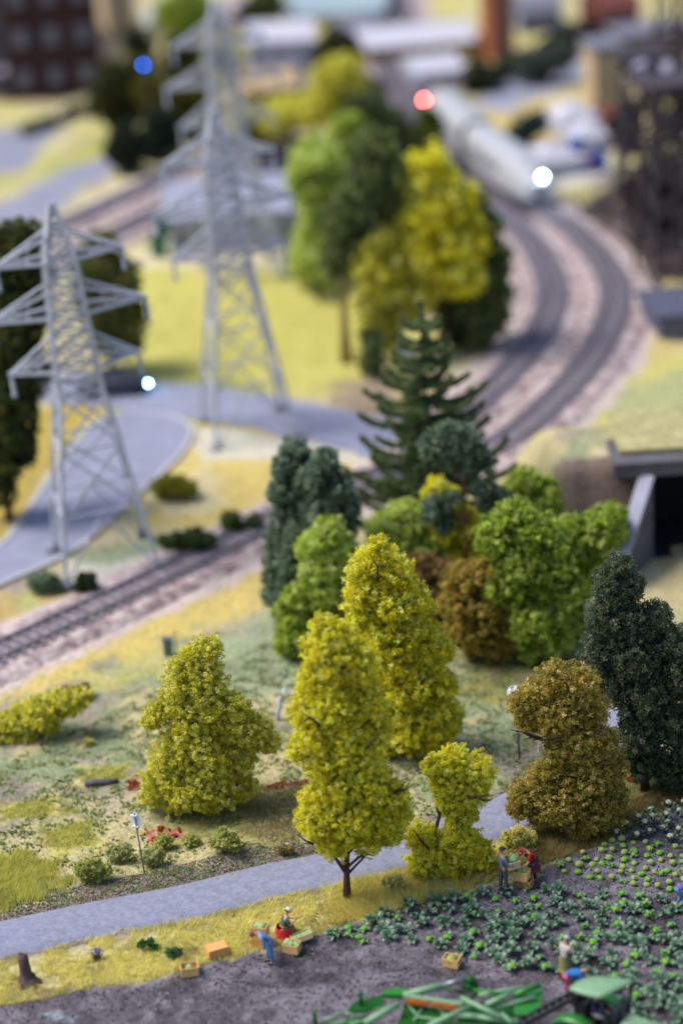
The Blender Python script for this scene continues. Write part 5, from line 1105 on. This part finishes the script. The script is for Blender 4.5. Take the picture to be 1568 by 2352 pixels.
# ------------------------------------------------------------------ tractor and harvesting implement
Mgr = mat('machine_green', A(48, 134, 48, 1.05), rough=.38, var=.1, scale=3, spec=.5)
Mgrl = mat('sheen_pale_green', A(132, 172, 132, 1.1), rough=.5, var=.12, scale=3, spec=.5)  # sky reflection and pale highlights put into this green's base colour
Mgrd = mat('dark_green_paint', A(24, 98, 30, 1.0), rough=.45, var=.15, scale=4)
Mblack = mat('black_metal', (.018, .018, .022), rough=.4, var=.2, spec=.5)
Myel = mat('machine_yellow', A(222, 190, 50, 1.1), rough=.4, var=.08)
Mor = mat('orange_stripe', A(214, 112, 40, 1.15), rough=.5, var=.25, scale=6)
Mtyre = mat('tyre_rubber', (.02, .02, .022), rough=.85, var=.2)
Mgls = mat('cab_glass', (.05, .06, .07), rough=.1, var=.05, spec=.6)
pc = P(1381, 2258, 2.7); tr = empty('tractor', (pc[0], pc[1], Hs(pc[0], pc[1])), R(-34), 'green tractor with a pale green cab roof and open dark cab at the bottom edge', 'tractor')
a = MB(); n = 9; bpy.context.view_layer.update(); mi = tr.matrix_world.inverted()
rc = [mi @ Vector(P(u, v, 2.68)) for u, v in ((1297, 2264), (1377, 2287), (1466, 2243), (1357, 2231))]
for i in range(n):
    for j in range(n):
        s_, t_ = i/(n-1), j/(n-1); k_ = 1-.10*(2*s_-1)**2*(2*t_-1)**2; q_ = rc[0]*(1-s_)*(1-t_)+rc[1]*s_*(1-t_)+rc[2]*s_*t_+rc[3]*(1-s_)*t_; ctr_ = (rc[0]+rc[1]+rc[2]+rc[3])/4
        q_ = ctr_+(q_-ctr_)*k_; a.v.append((q_.x, q_.y, 2.68+.10*(1-(2*s_-1)**2)*(1-(2*t_-1)**2)-.03*(2*t_-1)**2))
for i in range(n-1):
    for j in range(n-1): q_ = i*n+j; a.f.append((q_, q_+n, q_+n+1, q_+1))
rf = a.build('cab_roof', Mgrl, tr, True); md = rf.modifiers.new('s', 'SOLIDIFY'); md.thickness = .06; md.offset = -1
for k_, (x, y) in enumerate(((-.6, -.5), (.6, -.6), (.65, .55), (-.5, .6))):
    e_ = rc[k_]*.84+ctr_*.16; a = MB(); a.bar((x, y, 1.2), (e_.x, e_.y, 2.62), .1); a.build('cab_pillar', Mblack, tr)
a = MB(); a.box(-.85, .8, -.72, .72, .75, 1.22); a.build('cab_floor', Mblack, tr, bevel=.04)
a = MB(); a.box(.66, .68, -.5, .5, 1.24, 2.3); a.build('windscreen', Mgls, tr)
a = MB(); a.box(-.5, -.1, -.3, .3, 1.25, 1.4); a.box(-.58, -.44, -.3, .3, 1.4, 1.95); a.build('seat', Mblack, tr, bevel=.04)
a = MB(); a.tube([(.55, 0, 1.2), (.38, 0, 1.75)], .035, 8); a.build('steering_column', Mblack, tr); a = MB(); a.tube([(.38+.04*math.cos(t), .2*math.sin(t), 1.76+.2*math.cos(t)*.5) for t in [2*PI*k/14 for k in range(15)]], .02, 6); a.build('steering_wheel', Mblack, tr, True)
for s in (-1, 1):
    a = MB(); n = 8; pts_ = [(-.62-.98*math.cos(t), .82+.98*math.sin(t)-.1) for t in [PI*.05+PI*.8*k/n for k in range(n+1)]]
    for (x, z) in pts_: a.v += [(x, s*.62, z), (x, s*1.14, z), (x, s*1.14, z+.06), (x, s*.62, z+.06)]
    for k in range(n):
        for q_ in range(4): a.f.append((k*4+q_, k*4+(q_+1) % 4, k*4+4+(q_+1) % 4, k*4+4+q_))
    a.build('fender', Mgr, tr, True)
    for (cx_, r_, w_) in ((-.62, .84, .42), (2.25, .56, .32)):
        wh = MB(); yo = s*.92; prof = [(r_*.55, -w_/2), (r_*.93, -w_/2), (r_, -w_*.35), (r_, w_*.35), (r_*.93, w_/2), (r_*.55, w_/2)]
        wh.lathe(prof, 24); wv = [(cx_+x, yo+z, r_+y) for x, y, z in wh.v]; wh.v = wv; ob = wh.build('wheel', Mtyre, tr, True)
        rm = MB(); rm.lathe([(.05, -w_*.3), (r_*.54, -w_*.42), (r_*.54, w_*.42), (.05, w_*.3)], 20); rm.v = [(cx_+x, yo+z, r_+y) for x, y, z in rm.v]; rm.build('rim', Myel, ob, True)
a = MB()
for i, (x, w, z1) in enumerate(((.86, .46, 1.72), (1.5, .44, 1.66), (2.3, .40, 1.52), (2.85, .34, 1.3))):
    a.v += [(x, -w, .75), (x, -w, z1-.14), (x, -w*.72, z1), (x, w*.72, z1), (x, w, z1-.14), (x, w, .75)]
for i in range(3):
    for k in range(6): a.f.append((i*6+k, i*6+(k+1) % 6, i*6+6+(k+1) % 6, i*6+6+k))
a.f += [tuple(reversed(range(6))), tuple(range(18, 24))]; a.build('bonnet', Mgrl, tr, True, bevel=.03)
for s in (-1, 1): a = MB(); a.box(.95, 2.6, s*.452-.012, s*.452+.012, 1.22, 1.36); a.build('side_stripe', Myel, tr)
a = MB(); a.tube([(1.3, .3, 1.6), (1.3, .3, 2.3)], .05, 8); a.build('exhaust_pipe', Mblack, tr, True)
bpy.context.view_layer.update()
dv = tr.matrix_world @ Vector((-.28, 0, 0))
person((dv.x, dv.y, dv.z+.52), R(-124), 'tractor driver in a navy jacket and pale trousers sitting in the open cab', lean=R(4), headp=R(10), hipz=.95, knees=((.13, .42, 1.0), (-.13, .42, 1.0)), feet=((.13, .5, (0, .14, -.02)), (-.13, .5, (0, .14, -.02))), feetz=.72,
       elb=[(.26, .16, 1.2), (-.26, .16, 1.2)], hnd=[(.15, .44, 1.24), (-.15, .44, 1.24)], shirt=cl('navy_jacket', 56, 58, 92), trous=cl('pale_trousers', 176, 170, 172), shoes=cl('black_shoe', 30, 30, 34), hair=cl('dark_hair', 90, 64, 50), cap=cl('navy_cap', 56, 62, 96))
im0 = P(1000, 2400, 0); im = empty('harvester', (im0[0], im0[1], Hs(im0[0], im0[1])), 0, 'green harvesting machine with crossing tube arms and an orange striped beam at the bottom edge', 'harvester')
def IP(u, v, z): return P(u, v, z)-np.array(im.location)
def beam(p0, p1, r, m=Mgr, name='frame_tube', n=10, box=None):
    a = MB()
    if box: a.bar(IP(*p0), IP(*p1), box[0], box[1]); return a.build(name, m, im, bevel=.02)
    a.tube([IP(*p0), IP(*p1)], r, n); return a.build(name, m, im, True)
beam((838, 2350, 1.3), (915, 2306, 1.5), .13, Mgrl); beam((926, 2286, 1.5), (1016, 2263, 1.7), .13, Mgrl); beam((1014, 2264, 1.72), (1078, 2244, 1.85), .09, mat('steel_ram', A(150, 160, 160), rough=.3, metal=.6, var=.1), 'hydraulic_ram')
a = MB(); c = IP(1080, 2252, 1.75); a.ball(c, .2, 14, 8, 1, .8, 1); a.build('roller_hub', Mgrd, im, True); a = MB(); a.tube([IP(1068, 2262, 1.6), IP(1092, 2268, 1.4)], .2, 14); a.build('roller', Mgrd, im, True)
a = MB(); q = [IP(876, 2284, 1.6), IP(884, 2270, 1.6), IP(932, 2268, 1.6), IP(924, 2284, 1.6)]; a.add(q+[p-np.array([0, 0, .18]) for p in q], [(0, 1, 2, 3), (7, 6, 5, 4), (0, 4, 5, 1), (1, 5, 6, 2), (2, 6, 7, 3), (3, 7, 4, 0)]); a.build('corner_plate', Mgr, im, bevel=.02)
def panel(name, px, z, m, th=.06):
    a = MB(); q = [IP(u, v, z_ if hasattr(z, '__len__') else z) for (u, v), z_ in zip(px, z if hasattr(z, '__len__') else [z]*len(px))]; n = len(q)
    a.add([*q, *[p-np.array([0, 0, th]) for p in q]], [tuple(range(n)), tuple(reversed(range(n, 2*n)))]+[(i, i+n, (i+1) % n+n, (i+1) % n) for i in range(n)]); return a.build(name, m, im)
panel('side_plate', [(798, 2320), (812, 2300), (880, 2284), (878, 2310), (832, 2322)], 1.35, Mgrd)
panel('bed_plate', [(930, 2304), (1048, 2322), (1040, 2352), (1020, 2380), (900, 2370), (918, 2340)], 1.05, Mgrd)
beam((926, 2288, 1.5), (1062, 2308, 1.5), 0, Mgrl, 'top_rail', box=(.16, .16)); beam((933, 2299, 1.42), (985, 2306, 1.42), 0, Mor, 'orange_panel', box=(.05, .2)); beam((992, 2307, 1.42), (1050, 2315, 1.42), 0, Mor, 'orange_panel', box=(.05, .2))
beam((930, 2300, 1.12), (962, 2338, 1.12), .035, Mgrl, 'brace'); beam((975, 2308, 1.12), (950, 2345, 1.12), .035, Mgrl, 'brace'); beam((1000, 2312, 1.12), (1030, 2340, 1.12), .035, Mgrl, 'brace'); beam((960, 2335, 1.15), (1030, 2346, 1.15), .04, Mgrl, 'brace')
beam((1058, 2292, 1.5), (1150, 2336, 1.4), .09, Mgrl); beam((984, 2356, 1.4), (1078, 2312, 1.55), .10, Mgrl); beam((1115, 2308, 1.45), (1170, 2283, 1.6), .10, Mgrl); beam((1150, 2330, 1.3), (1176, 2350, 1.2), .09, Mgrl)
beam((1086, 2274, 1.5), (1168, 2284, 1.5), .07, Mgr); beam((1098, 2286, 1.4), (1200, 2268, 1.6), .08, Mgrl); beam((1060, 2300, 1.3), (1110, 2278, 1.3), .06, Mgrd); beam((1120, 2320, 1.2), (1230, 2290, 1.4), .07, Mgrl)
beam((792, 2328, 1.2), (900, 2314, 1.3), .06, Mgrl); beam((736, 2346, 1.1), (790, 2326, 1.2), .06, Mgrl); beam((760, 2356, 1.1), (842, 2334, 1.2), .07, Mgr); beam((800, 2352, 1.1), (850, 2340, 1.15), .045, Mgrl); beam((1010, 2266, 1.3), (1068, 2282, 1.3), .05, Mgrd)
for u, v, z, h in ((827, 2278, 1.9, .5), (722, 2322, 1.6, .6)): a = MB(); p = IP(u, v, z); a.tube([p, p-np.array([0, 0, h])], .075, 8); a.build('post', Mgrd, im, True)
panel('guard_plate', [(1178, 2290), (1236, 2262), (1246, 2276), (1236, 2330), (1180, 2330)], 1.25, Mgr); beam((1180, 2285, 1.5), (1238, 2262, 1.55), .11, Mgr, 'pump_housing'); beam((1050, 2330, 1.1), (1190, 2348, 1.1), .11, Mgrl); beam((860, 2370, 1.0), (1120, 2356, 1.0), .12, Mgr)
panel('deck_plate', [(1060, 2305), (1180, 2300), (1190, 2380), (1040, 2380)], .9, Mgrd); panel('deck_plate', [(730, 2352), (840, 2345), (900, 2400), (740, 2410)], .85, Mgrd)
# black conveyor running up to the tractor
p0, p1 = np.array(IP(1190, 2352, 1.0)), np.array(IP(1335, 2276, 2.0)); dd = p1-p0; sd2 = np.cross(dd, [0, 0, 1]); sd2 /= np.linalg.norm(sd2)
for s in (-1, 1): a = MB(); a.bar(p0+sd2*s*.16, p1+sd2*s*.16, .09, .16); a.build('conveyor_rail', Mblack, im)
for k in range(9): a = MB(); c = p0+dd*(k+.5)/9; a.bar(c-sd2*.16, c+sd2*.16, .05); a.build('conveyor_slat', mat('slat_grey', A(110, 110, 120), rough=.5, var=.1), im)
for u, v in ((800, 2420), (1130, 2430)):
    a = MB(); c = np.array(P(u, v, 0))-np.array(im.location); wh = MB(); wh.lathe([(.2, -.16), (.5, -.16), (.55, -.1), (.55, .1), (.5, .16), (.2, .16)], 20); wh.v = [(c[0]+x, c[1]+z, .5+y) for x, y, z in wh.v]; wh.build('wheel', Mtyre, im, True); a.bar((c[0], c[1], .5), (c[0], c[1]+.4, 1.1), .14); a.build('axle_leg', Mgrd, im)
# ------------------------------------------------------------------ far background
def building(label, p0, p1, hpx, depth, wall, roof, cat='house', rows=2, cols=4, gable=0.0, win=None, over=.3, name='house', wcol=None):
    a, b = G(*p0), G(*p1); a = np.array([a[0], a[1], 0.]); b = np.array([b[0], b[1], 0.]); L = np.linalg.norm(b-a); ang = math.atan2(b[1]-a[1], b[0]-a[0])
    sc = depth_scale((a+b)/2); h = hpx/sc/math.cos(R(14)); root = empty(name, a+np.array([0, 0, Hs(a[0], a[1])]), ang, label, cat)
    m_ = MB(); m_.box(0, L, 0, depth, -.4, h); m_.build('wall', wall, root)
    r_ = MB()
    if gable: r_.add([(-over, -over, h+.004), (L+over, -over, h+.004), (L+over, depth+over, h+.004), (-over, depth+over, h+.004), (-over, depth/2, h+gable), (L+over, depth/2, h+gable)], [(0, 3, 2, 1), (0, 1, 5, 4), (2, 3, 4, 5), (1, 2, 5), (3, 0, 4)])
    else: r_.box(-over, L+over, -over, depth+over, h+.004, h+.35)
    r_.build('roof', roof, root, bevel=0 if gable else .05)
    wm = wcol or mat('far_window', A(116, 122, 140), rough=.2, var=.1, spec=.5)
    if rows and cols:
        for i in range(rows):
            for j in range(cols):
                x = L*(j+.5)/cols; w = L/cols*.22; z0 = h*(i+.3)/rows; z1 = h*(i+.72)/rows
                w_ = MB(); w_.box(x-w, x+w, -.09, .06, z0, z1); ob = w_.build('window', mat('window_frame_far', A(150, 144, 150), var=.05), root)
                pn = MB(); pn.box(x-w*.82, x+w*.82, -.12, -.02, z0+.1, z1-.1); pn.build('pane', wm, ob)
    return root
Mbrick = mat('dark_brick', A(76, 48, 48), rough=.9, var=.25, scale=3, bump=.4, bscale=8, col2=A(62, 42, 44)); Mcream = mat('cream_render', A(212, 186, 146), var=.12, scale=.6); Mwh = mat('white_render', A(216, 216, 232), var=.08, scale=.6)
Myl = mat('yellow_render', A(216, 178, 98), var=.12, scale=.6); Mwr = mat('pale_roof', A(214, 212, 226), rough=.6, var=.08); Mtr = mat('teal_roof', A(168, 190, 200), rough=.6, var=.1); Mgrf = mat('grey_roof', A(128, 128, 144), rough=.7, var=.15); Mrr = mat('red_roof', A(120, 66, 58), rough=.8, var=.2)
Mor2 = mat('orange_brick', A(178, 104, 66), rough=.85, var=.2); Mblu = mat('blue_grey_render', A(140, 148, 172), var=.12)
building('tall dark red brick building with grey windows in the top left corner', (25, 232), (240, 214), 270, 9, Mbrick, Mgrf, 'building', 3, 3, name='building')
building('lilac grey building at the very left behind the dark brick one', (-90, 215), (18, 205), 250, 8, Mgrf, Mgrf, 'building', 3, 2, name='building')
building('cream building between the brick building and the trees at the top', (250, 78), (315, 73), 110, 6, Mcream, Mgrf, 'building', 3, 2, name='building')
building('small white house left of the farthest pylon top', (340, 92), (405, 88), 34, 5, Mwh, Mwr, rows=1, cols=2, gable=1.2)
building('house with a pale pink roof and dark red walls at the top', (475, 78), (580, 66), 30, 6, mat('dark_red_wall', A(104, 62, 56), var=.15), mat('pink_roof', A(206, 190, 206), var=.08), rows=1, cols=3, gable=1.6)
building('plain white building right of the farthest pylon', (575, 178), (718, 166), 78, 7, Mwh, Mwr, rows=2, cols=3, gable=1.2)
building('small orange yellow house below the white building', (560, 236), (672, 226), 30, 5, Myl, mat('tan_roof', A(206, 176, 140), var=.1), rows=1, cols=3, gable=1.2)
building('long yellow house with a white roof above the middle wood', (842, 150), (1088, 134), 38, 9, Myl, Mwr, rows=1, cols=7, gable=1.0)
building('low pale house under the long yellow house', (960, 206), (1062, 196), 34, 6, Mwh, Mwr, rows=1, cols=3, gable=1.0)
building('long building with a pale teal roof at the top edge', (660, 62), (880, 50), 26, 9, Mcream, Mtr, 'building', 1, 6, gable=1.5, name='building')
building('grey building behind the white one at the top', (760, 102), (850, 98), 22, 6, Mgrf, Mgrf, rows=1, cols=3)
building('slim orange brick tower at the top edge', (1128, 140), (1182, 136), 170, 2.5, Mor2, Mrr, 'tower', 4, 1, name='tower')
building('blue grey house right of the orange tower', (1196, 82), (1290, 74), 52, 6, Mblu, Mgrf, rows=2, cols=3, gable=1.2)
building('small orange shed beside the long yellow house', (1050, 128), (1108, 124), 22, 3, mat('orange_boards', A(214, 142, 76), var=.15), Mrr, 'shed', 0, 0, gable=.8, name='shed')
building('dark red roofed house near the top right corner', (1385, 92), (1470, 82), 66, 6, Mrr, Mrr, rows=2, cols=2, gable=1.4)
building('beige tower block standing at the right behind the tents', (1366, 272), (1428, 268), 150, 4, Mcream, Mgrf, 'tower', 4, 2, name='tower')
building('beige house with a lilac roof among dark gantries', (1462, 236), (1540, 228), 64, 5, mat('beige_render', A(200, 184, 156), var=.15), mat('lilac_roof', A(176, 172, 196), var=.1), rows=2, cols=2, gable=1.2)
building('dark red building strip at the right edge above the beige house', (1438, 132), (1600, 118), 40, 5, mat('dark_red_wall', A(104, 62, 56), var=.15), Mgrf, rows=1, cols=4)
building('grey depot shed behind the middle pylon', (395, 588), (688, 566), 74, 10, mat('pale_grey_cladding', A(184, 190, 202), var=.12, scale=.8), mat('depot_roof', A(166, 170, 190), var=.12), 'shed', 1, 6, name='shed', wcol=mat('dark_window_far', A(96, 106, 124), rough=.3, var=.1))
building('low dark blue grey shed right behind the depot', (560, 452), (655, 430), 46, 6, mat('dark_blue_cladding', A(112, 116, 140), var=.2), Mgrf, 'shed', 1, 3, name='shed')
building('small grey shed at the right edge beside the outer curve', (1515, 780), (1640, 772), 44, 5, mat('slate_cladding', A(110, 112, 136), var=.2), mat('shed_roof_dark', A(92, 94, 116), var=.1), 'shed', 0, 0, name='shed')
building('orange hut behind the white tents', (1372, 306), (1410, 303), 34, 2.5, mat('orange_boards', A(214, 142, 76), var=.15), Mrr, 'hut', 0, 0, gable=.8, name='hut')
for lab, b_, r_, h_ in (('left white tent beside the train', (1262, 392), 2.2, 2.4), ('middle white tent at the back', (1312, 300), 2.0, 2.6), ('right white tent next to the blue containers', (1352, 340), 1.8, 2.4)):
    g = G(*b_); t = empty('tent', g, R(20), lab, 'tent'); a = MB(); a.box(-r_*.95, r_*.95, -r_*.95, r_*.95, 0, h_*.5); a.build('tent_wall', Mwh, t); a = MB(); a.add([(-r_, -r_, h_*.504), (r_, -r_, h_*.504), (r_, r_, h_*.504), (-r_, r_, h_*.504), (0, 0, h_)], [(3, 2, 1, 0), (0, 1, 4), (1, 2, 4), (2, 3, 4), (3, 0, 4)]); a.build('tent_roof', Mwr, t)
for lab, b_, c_, h_, w_ in (('tall blue container beside the white tents', (1322, 384), (22, 84, 176), 2.2, .95), ('second smaller blue container right of the tall one', (1378, 392), (40, 84, 160), 1.4, .9), ('purple box between the two blue containers', (1350, 390), (150, 90, 150), 1.0, .8)):
    g = G(*b_); a = MB(); a.box(-w_/2, w_/2, -.4, .4, 0, h_); a.box(-w_/2-.06, w_/2+.06, -.46, .46, h_, h_+.12); tag(a.build('container', mat('paint_%d' % c_[2]+str(c_[0]), A(*c_, 1.2), rough=.5, var=.1), None, loc=g, bevel=.03), lab, 'container')
for lab, b_ in (('grey parasol low at the left edge in front of the brick building', (48, 215)), ('grey parasol right in front of the brick building', (196, 170))):
    g = G(*b_); t = empty('parasol', g, 0, lab, 'parasol'); a = MB(); a.tube([(0, 0, 0), (0, 0, 2.6)], .06, 8); a.build('pole', mat('grey_pole', (.2, .2, .2)), t); a = MB(); a.lathe([(2.2, 2.1), (1.5, 2.5), (.7, 2.75), (.05, 2.85)], 16); a.build('canopy', mat('grey_canvas', A(150, 140, 160), var=.1), t, True)
# steel gantries and rubble at the right
Mst2 = mat('dark_steel', A(70, 62, 68), rough=.7, var=.2)
for lab, b_, h_, w_, rz in (('nearest dark steel gantry at the right edge', (1530, 640), 13, 3.2, .3), ('dark steel gantry behind the nearest one', (1470, 470), 11, 3.0, .1), ('farthest dark steel gantry beside the beige house', (1560, 350), 13, 3.4, .5)):
    g = G(*b_); t = empty('steel_gantry', g, rz, lab, 'gantry'); zs_ = [0, 2.4, 4.8, 7.2, 9.6, h_]
    for k, (x, y) in enumerate(((-w_/2, -w_/2), (w_/2, -w_/2), (w_/2, w_/2), (-w_/2, w_/2))): a = MB(); a.bar((x, y, -.2), (x*.7, y*.7, h_), .24); a.build('column', Mst2, t)
    for k in range(5):
        f0, f1 = 1-.3*zs_[k]/h_, 1-.3*zs_[k+1]/h_; w0, w1 = w_/2*f0, w_/2*f1
        for s in (-1, 1):
            a = MB(); a.bar((-w0, s*w0, zs_[k]), (w1, s*w1, zs_[k+1]), .14); a.build('diagonal', Mst2, t); a = MB(); a.bar((s*w0, -w0, zs_[k]), (s*w1, w1, zs_[k+1]), .2); a.build('diagonal', Mst2, t)
            a = MB(); a.bar((-w1, s*w1, zs_[k+1]), (w1, s*w1, zs_[k+1]), .26); a.build('crossbeam', Mst2, t)
    a = MB(); a.box(-w_*.6, w_*.6, -w_*.6, w_*.6, h_+.01, h_+.35); a.build('platform', Mst2, t)
q = sample_poly([(1330, 500), (1420, 420), (1700, 300), (1700, 640), (1520, 640), (1440, 560)], 2600, 60); clumps('rubble', q, .55, gcols(q, [A(96, 84, 84), A(120, 106, 104), A(76, 68, 70), A(140, 126, 124)], 1, ns=.4), mat('rubble', attr=True, rough=.95, var=.2), 0, 1)
FAR2 = dict(kind='leaf', size=.3, lump=.7, dens=.5, limbs=2, trunk_r=.2)
DK = [A(70, 70, 64), A(88, 84, 78), A(60, 66, 56)]
for lab, b_, bl, pal in [
    ('dark bare brownish tree between the gantries', (1500, 560), [(1470, 440, 44), (1520, 400, 50), (1490, 490, 44), (1540, 480, 46)], [A(92, 80, 82), A(76, 68, 72), A(112, 98, 98)]),
    ('dark tree left of the beige house', (1440, 350), [(1425, 290, 30), (1445, 260, 30), (1440, 320, 26)], DK),
    ('dark tree at the right edge near the top', (1570, 330), [(1560, 200, 40), (1590, 250, 50), (1550, 280, 36)], DK),
    ('grey green tree behind the orange tower', (1250, 190), [(1210, 150, 34), (1250, 140, 36), (1290, 130, 34), (1240, 165, 24)], [A(120, 130, 120), A(104, 114, 104)]),
    ('yellow green bush left of the middle pylon top', (300, 190), [(305, 160, 30), (325, 175, 26)], [A(170, 164, 70), A(150, 146, 64)]),
    ('olive tree beside the farthest pylon', (460, 260), [(455, 180, 30), (440, 220, 30), (470, 230, 26)], [A(132, 126, 60), A(110, 106, 54)]),
    ('grey green tree right of the farthest pylon', (590, 330), [(600, 270, 34), (570, 290, 30), (640, 300, 26)], [A(160, 160, 100), A(140, 146, 96)]),
    ('dark tree behind the grey depot', (640, 420), [(625, 370, 28), (600, 390, 26), (650, 390, 24)], [A(96, 100, 104), A(84, 88, 96)]),
    ('green tree at the top edge above the pink roof', (600, 60), [(590, 20, 36), (620, 10, 34), (560, 30, 26)], [A(112, 124, 80), A(96, 104, 70)])]:
    tree('deciduous_tree', lab, b_, bl, pal, **FAR2)
def hedge(label, px, r, pal, name='hedge'):
    bl = [(u, v-12, r) for u, v in [tuple(p) for p in resample(catmull(np.array(px, float)), 20)]]; mid_ = px[len(px)//2]
    B = G(*mid_); rows = []
    root = empty(name, B, 0, label, 'hedge')
    for u, v, rr_ in bl: g_ = G(u, v+12); rows.append((g_[0]-B[0], g_[1]-B[1], rr_/depth_scale(g_)*.8, rr_/depth_scale(g_)))
    pts, sz, cc = crown(rows, .28, .7, .5, pal); link_mesh('foliage', quad_mesh('foliage', pts, sz, cc, Mfol), root)
    a = MB(); a.tube([(r_[0], r_[1], .3) for r_ in rows], .12, 5); a.build('stems', Mbarkd, root)
hedge('long dark green hedge climbing to the top right', [(1080, 215), (1180, 170), (1290, 118), (1400, 66)], 26, [A(64, 74, 60), A(80, 88, 76), A(56, 60, 56)])
hedge('curved teal green hedge left of the depot', [(362, 588), (368, 545), (395, 508), (432, 484)], 17, [A(70, 150, 110, 1.1), A(56, 130, 96, 1.1)])
hedge('pale grey hedge row between the upper left lanes', [(60, 310), (120, 290), (190, 262)], 14, [A(130, 128, 100), A(112, 110, 84)])
# white train on the outer track
i0 = np.linalg.norm(OUTER-P(1248, 495)[:2], axis=1).argmin(); i1 = np.linalg.norm(OUTER-P(1022, 312)[:2], axis=1).argmin()
seg = OUTER[min(i0, i1):max(i0, i1)+1]
if np.linalg.norm(seg[0]-OUTER[i0]) > 1: seg = seg[::-1]
tl = empty('train', (*seg[0], .6), 0, 'long white passenger train on the outer track with a lit headlight', 'train')
Mtw = mat('train_white', A(196, 197, 204, .95), rough=.55, var=.04, spec=.5); Mtg = mat('train_window', A(120, 124, 136), rough=.15, var=.05, spec=.6); Mtred = mat('train_red', A(190, 50, 50), var=.05)
def coach(p, nose=False):
    p = resample(p, 1.5); prof = [(-1.45, .5), (-1.5, 1.2), (-1.45, 2.3), (-1.1, 3.0), (-.5, 3.25), (.5, 3.25), (1.1, 3.0), (1.45, 2.3), (1.5, 1.2), (1.45, .5)]
    d = np.gradient(p, axis=0); d /= np.linalg.norm(d, axis=1)[:, None]; a = MB(); n = len(prof); w = MB(); st = MB()
    for i in range(len(p)):
        nn = np.array([-d[i][1], d[i][0]]); f = 1.0
        if nose: f = [.45, .8, .95][i] if i < 3 else 1
        for x, z in prof: zz = z if f == 1 else .5+(z-.5)*f; q_ = p[i]+nn*x*(f**.4)-seg[0]; a.v.append((q_[0], q_[1], zz))
    for i in range(len(p)-1):
        for k in range(n-1): a.f.append((i*n+k, i*n+k+1, (i+1)*n+k+1, (i+1)*n+k))
    a.f += [tuple(range(n)), tuple(reversed(range((len(p)-1)*n, len(p)*n)))]
    c = a.build('coach', Mtw, tl, True)
    for i in range(3 if nose else 1, len(p)-2):
        nn = np.array([-d[i][1], d[i][0]])
        for s in (-1, 1):
            q0 = p[i]+nn*s*1.5-seg[0]; q1 = p[i]+(p[i+1]-p[i])*.72+nn*s*1.5-seg[0]; w = MB(); w.bar((*q0, 1.9), (*q1, 1.9), .06, .6); w.build('window', Mtg, c)
    return c
Lc = 14; k = 0; first = None
while k*Lc < len(seg)-6:
    c = coach(seg[k*Lc:(k+1)*Lc], k == 0)
    if first is None: first = c
    k += 1
Ml = lambda n, c, e: mat(n, c, emit=c, es=e, var=0)
hl = to_plane(1245, 405, seg[0][1]+.0)-np.array([*seg[0], .6]); a = MB(); a.ball((hl[0], hl[1]-.1, min(max(hl[2], 2.2), 3.2)), .13, 10, 8); a.build('headlight', Ml('headlight_glow', (.6, .8, 1.0), 260), tl, True)
def lamp(label, b_, lampv, c, e, r=.12, name='signal_lamp'):
    g = G(*b_); t = empty(name, g, 0, label, 'signal'); z = (to_plane(b_[0], lampv, g[1])-g)[2]; a = MB(); a.tube([(0, 0, -.1), (0, 0, z-.1)], .05, 8); a.build('post', mat('grey_pole', (.2, .2, .2)), t)
    a = MB(); a.box(-.2, .2, .02, .1, z-.35, z+.35); a.build('backboard', Mblack, t); a = MB(); a.ball((0, -.06, z), r, 10, 8); a.build('lens', Ml('glow_%s' % name+str(int(e)), c, e), t, True)
lamp('railway signal showing a bright red light', (976, 292), 229, (1.0, .06, .05), 110)
lamp('signal post with a blue light in front of the olive trees', (346, 335), 148, (.02, .16, 1.0), 22, .10)
# dark car with a lit headlight on the left road
g = G(262, 906); cr_ = empty('parked_car', g, R(4), 'dark car with a bluish lit headlight on the side road behind the left pylon', 'car'); Mcar = mat('dark_car_paint', A(56, 60, 84), rough=.3, var=.05, spec=.6)
a = MB(); prof = [(-2.1, .35), (-2.15, .85), (-1.7, 1.0), (-1.2, 1.45), (.5, 1.48), (1.1, 1.02), (2.05, .88), (2.15, .4)]
for y in (-.82, .82): a.v += [(x, y, z) for x, z in prof]
n = len(prof); a.f += [tuple(range(n)), tuple(reversed(range(n, 2*n)))]+[(i, i+n, (i+1) % n+n, (i+1) % n) for i in range(n)]; a.build('body', Mcar, cr_, bevel=.06)
for y in (-.84, .84): a = MB(); a.add([(-1.15, y, 1.05), (.95, y, 1.05), (.42, y, 1.4), (-1.05, y, 1.4)], [(0, 1, 2, 3)]); a.build('side_window', Mtg, cr_)
for x in (-1.35, 1.35):
    for y in (-.8, .8): w = MB(); w.lathe([(.1, -.1), (.33, -.1), (.36, 0), (.33, .1), (.1, .1)], 16); w.v = [(x+q_[0], y+q_[2], .36+q_[1]) for q_ in w.v]; w.build('wheel', Mtyre, cr_, True)
for y in (-.55, .55): a = MB(); a.ball((2.1, y, .72), .10, 10, 6); a.build('headlight', Ml('car_glow', (.25, .7, 1.0), 70) if y < 0 else Mtg, cr_, True)
g = G(926, 838); a = MB(); a.box(-.4, .4, -.3, .3, 0, 1.5); a.box(-.48, .48, -.38, .38, 1.5, 1.62); tag(a.build('cabinet', Mwh, None, loc=g, bevel=.04), 'small white cabinet between the spruce tip and the yellow trees', 'cabinet')
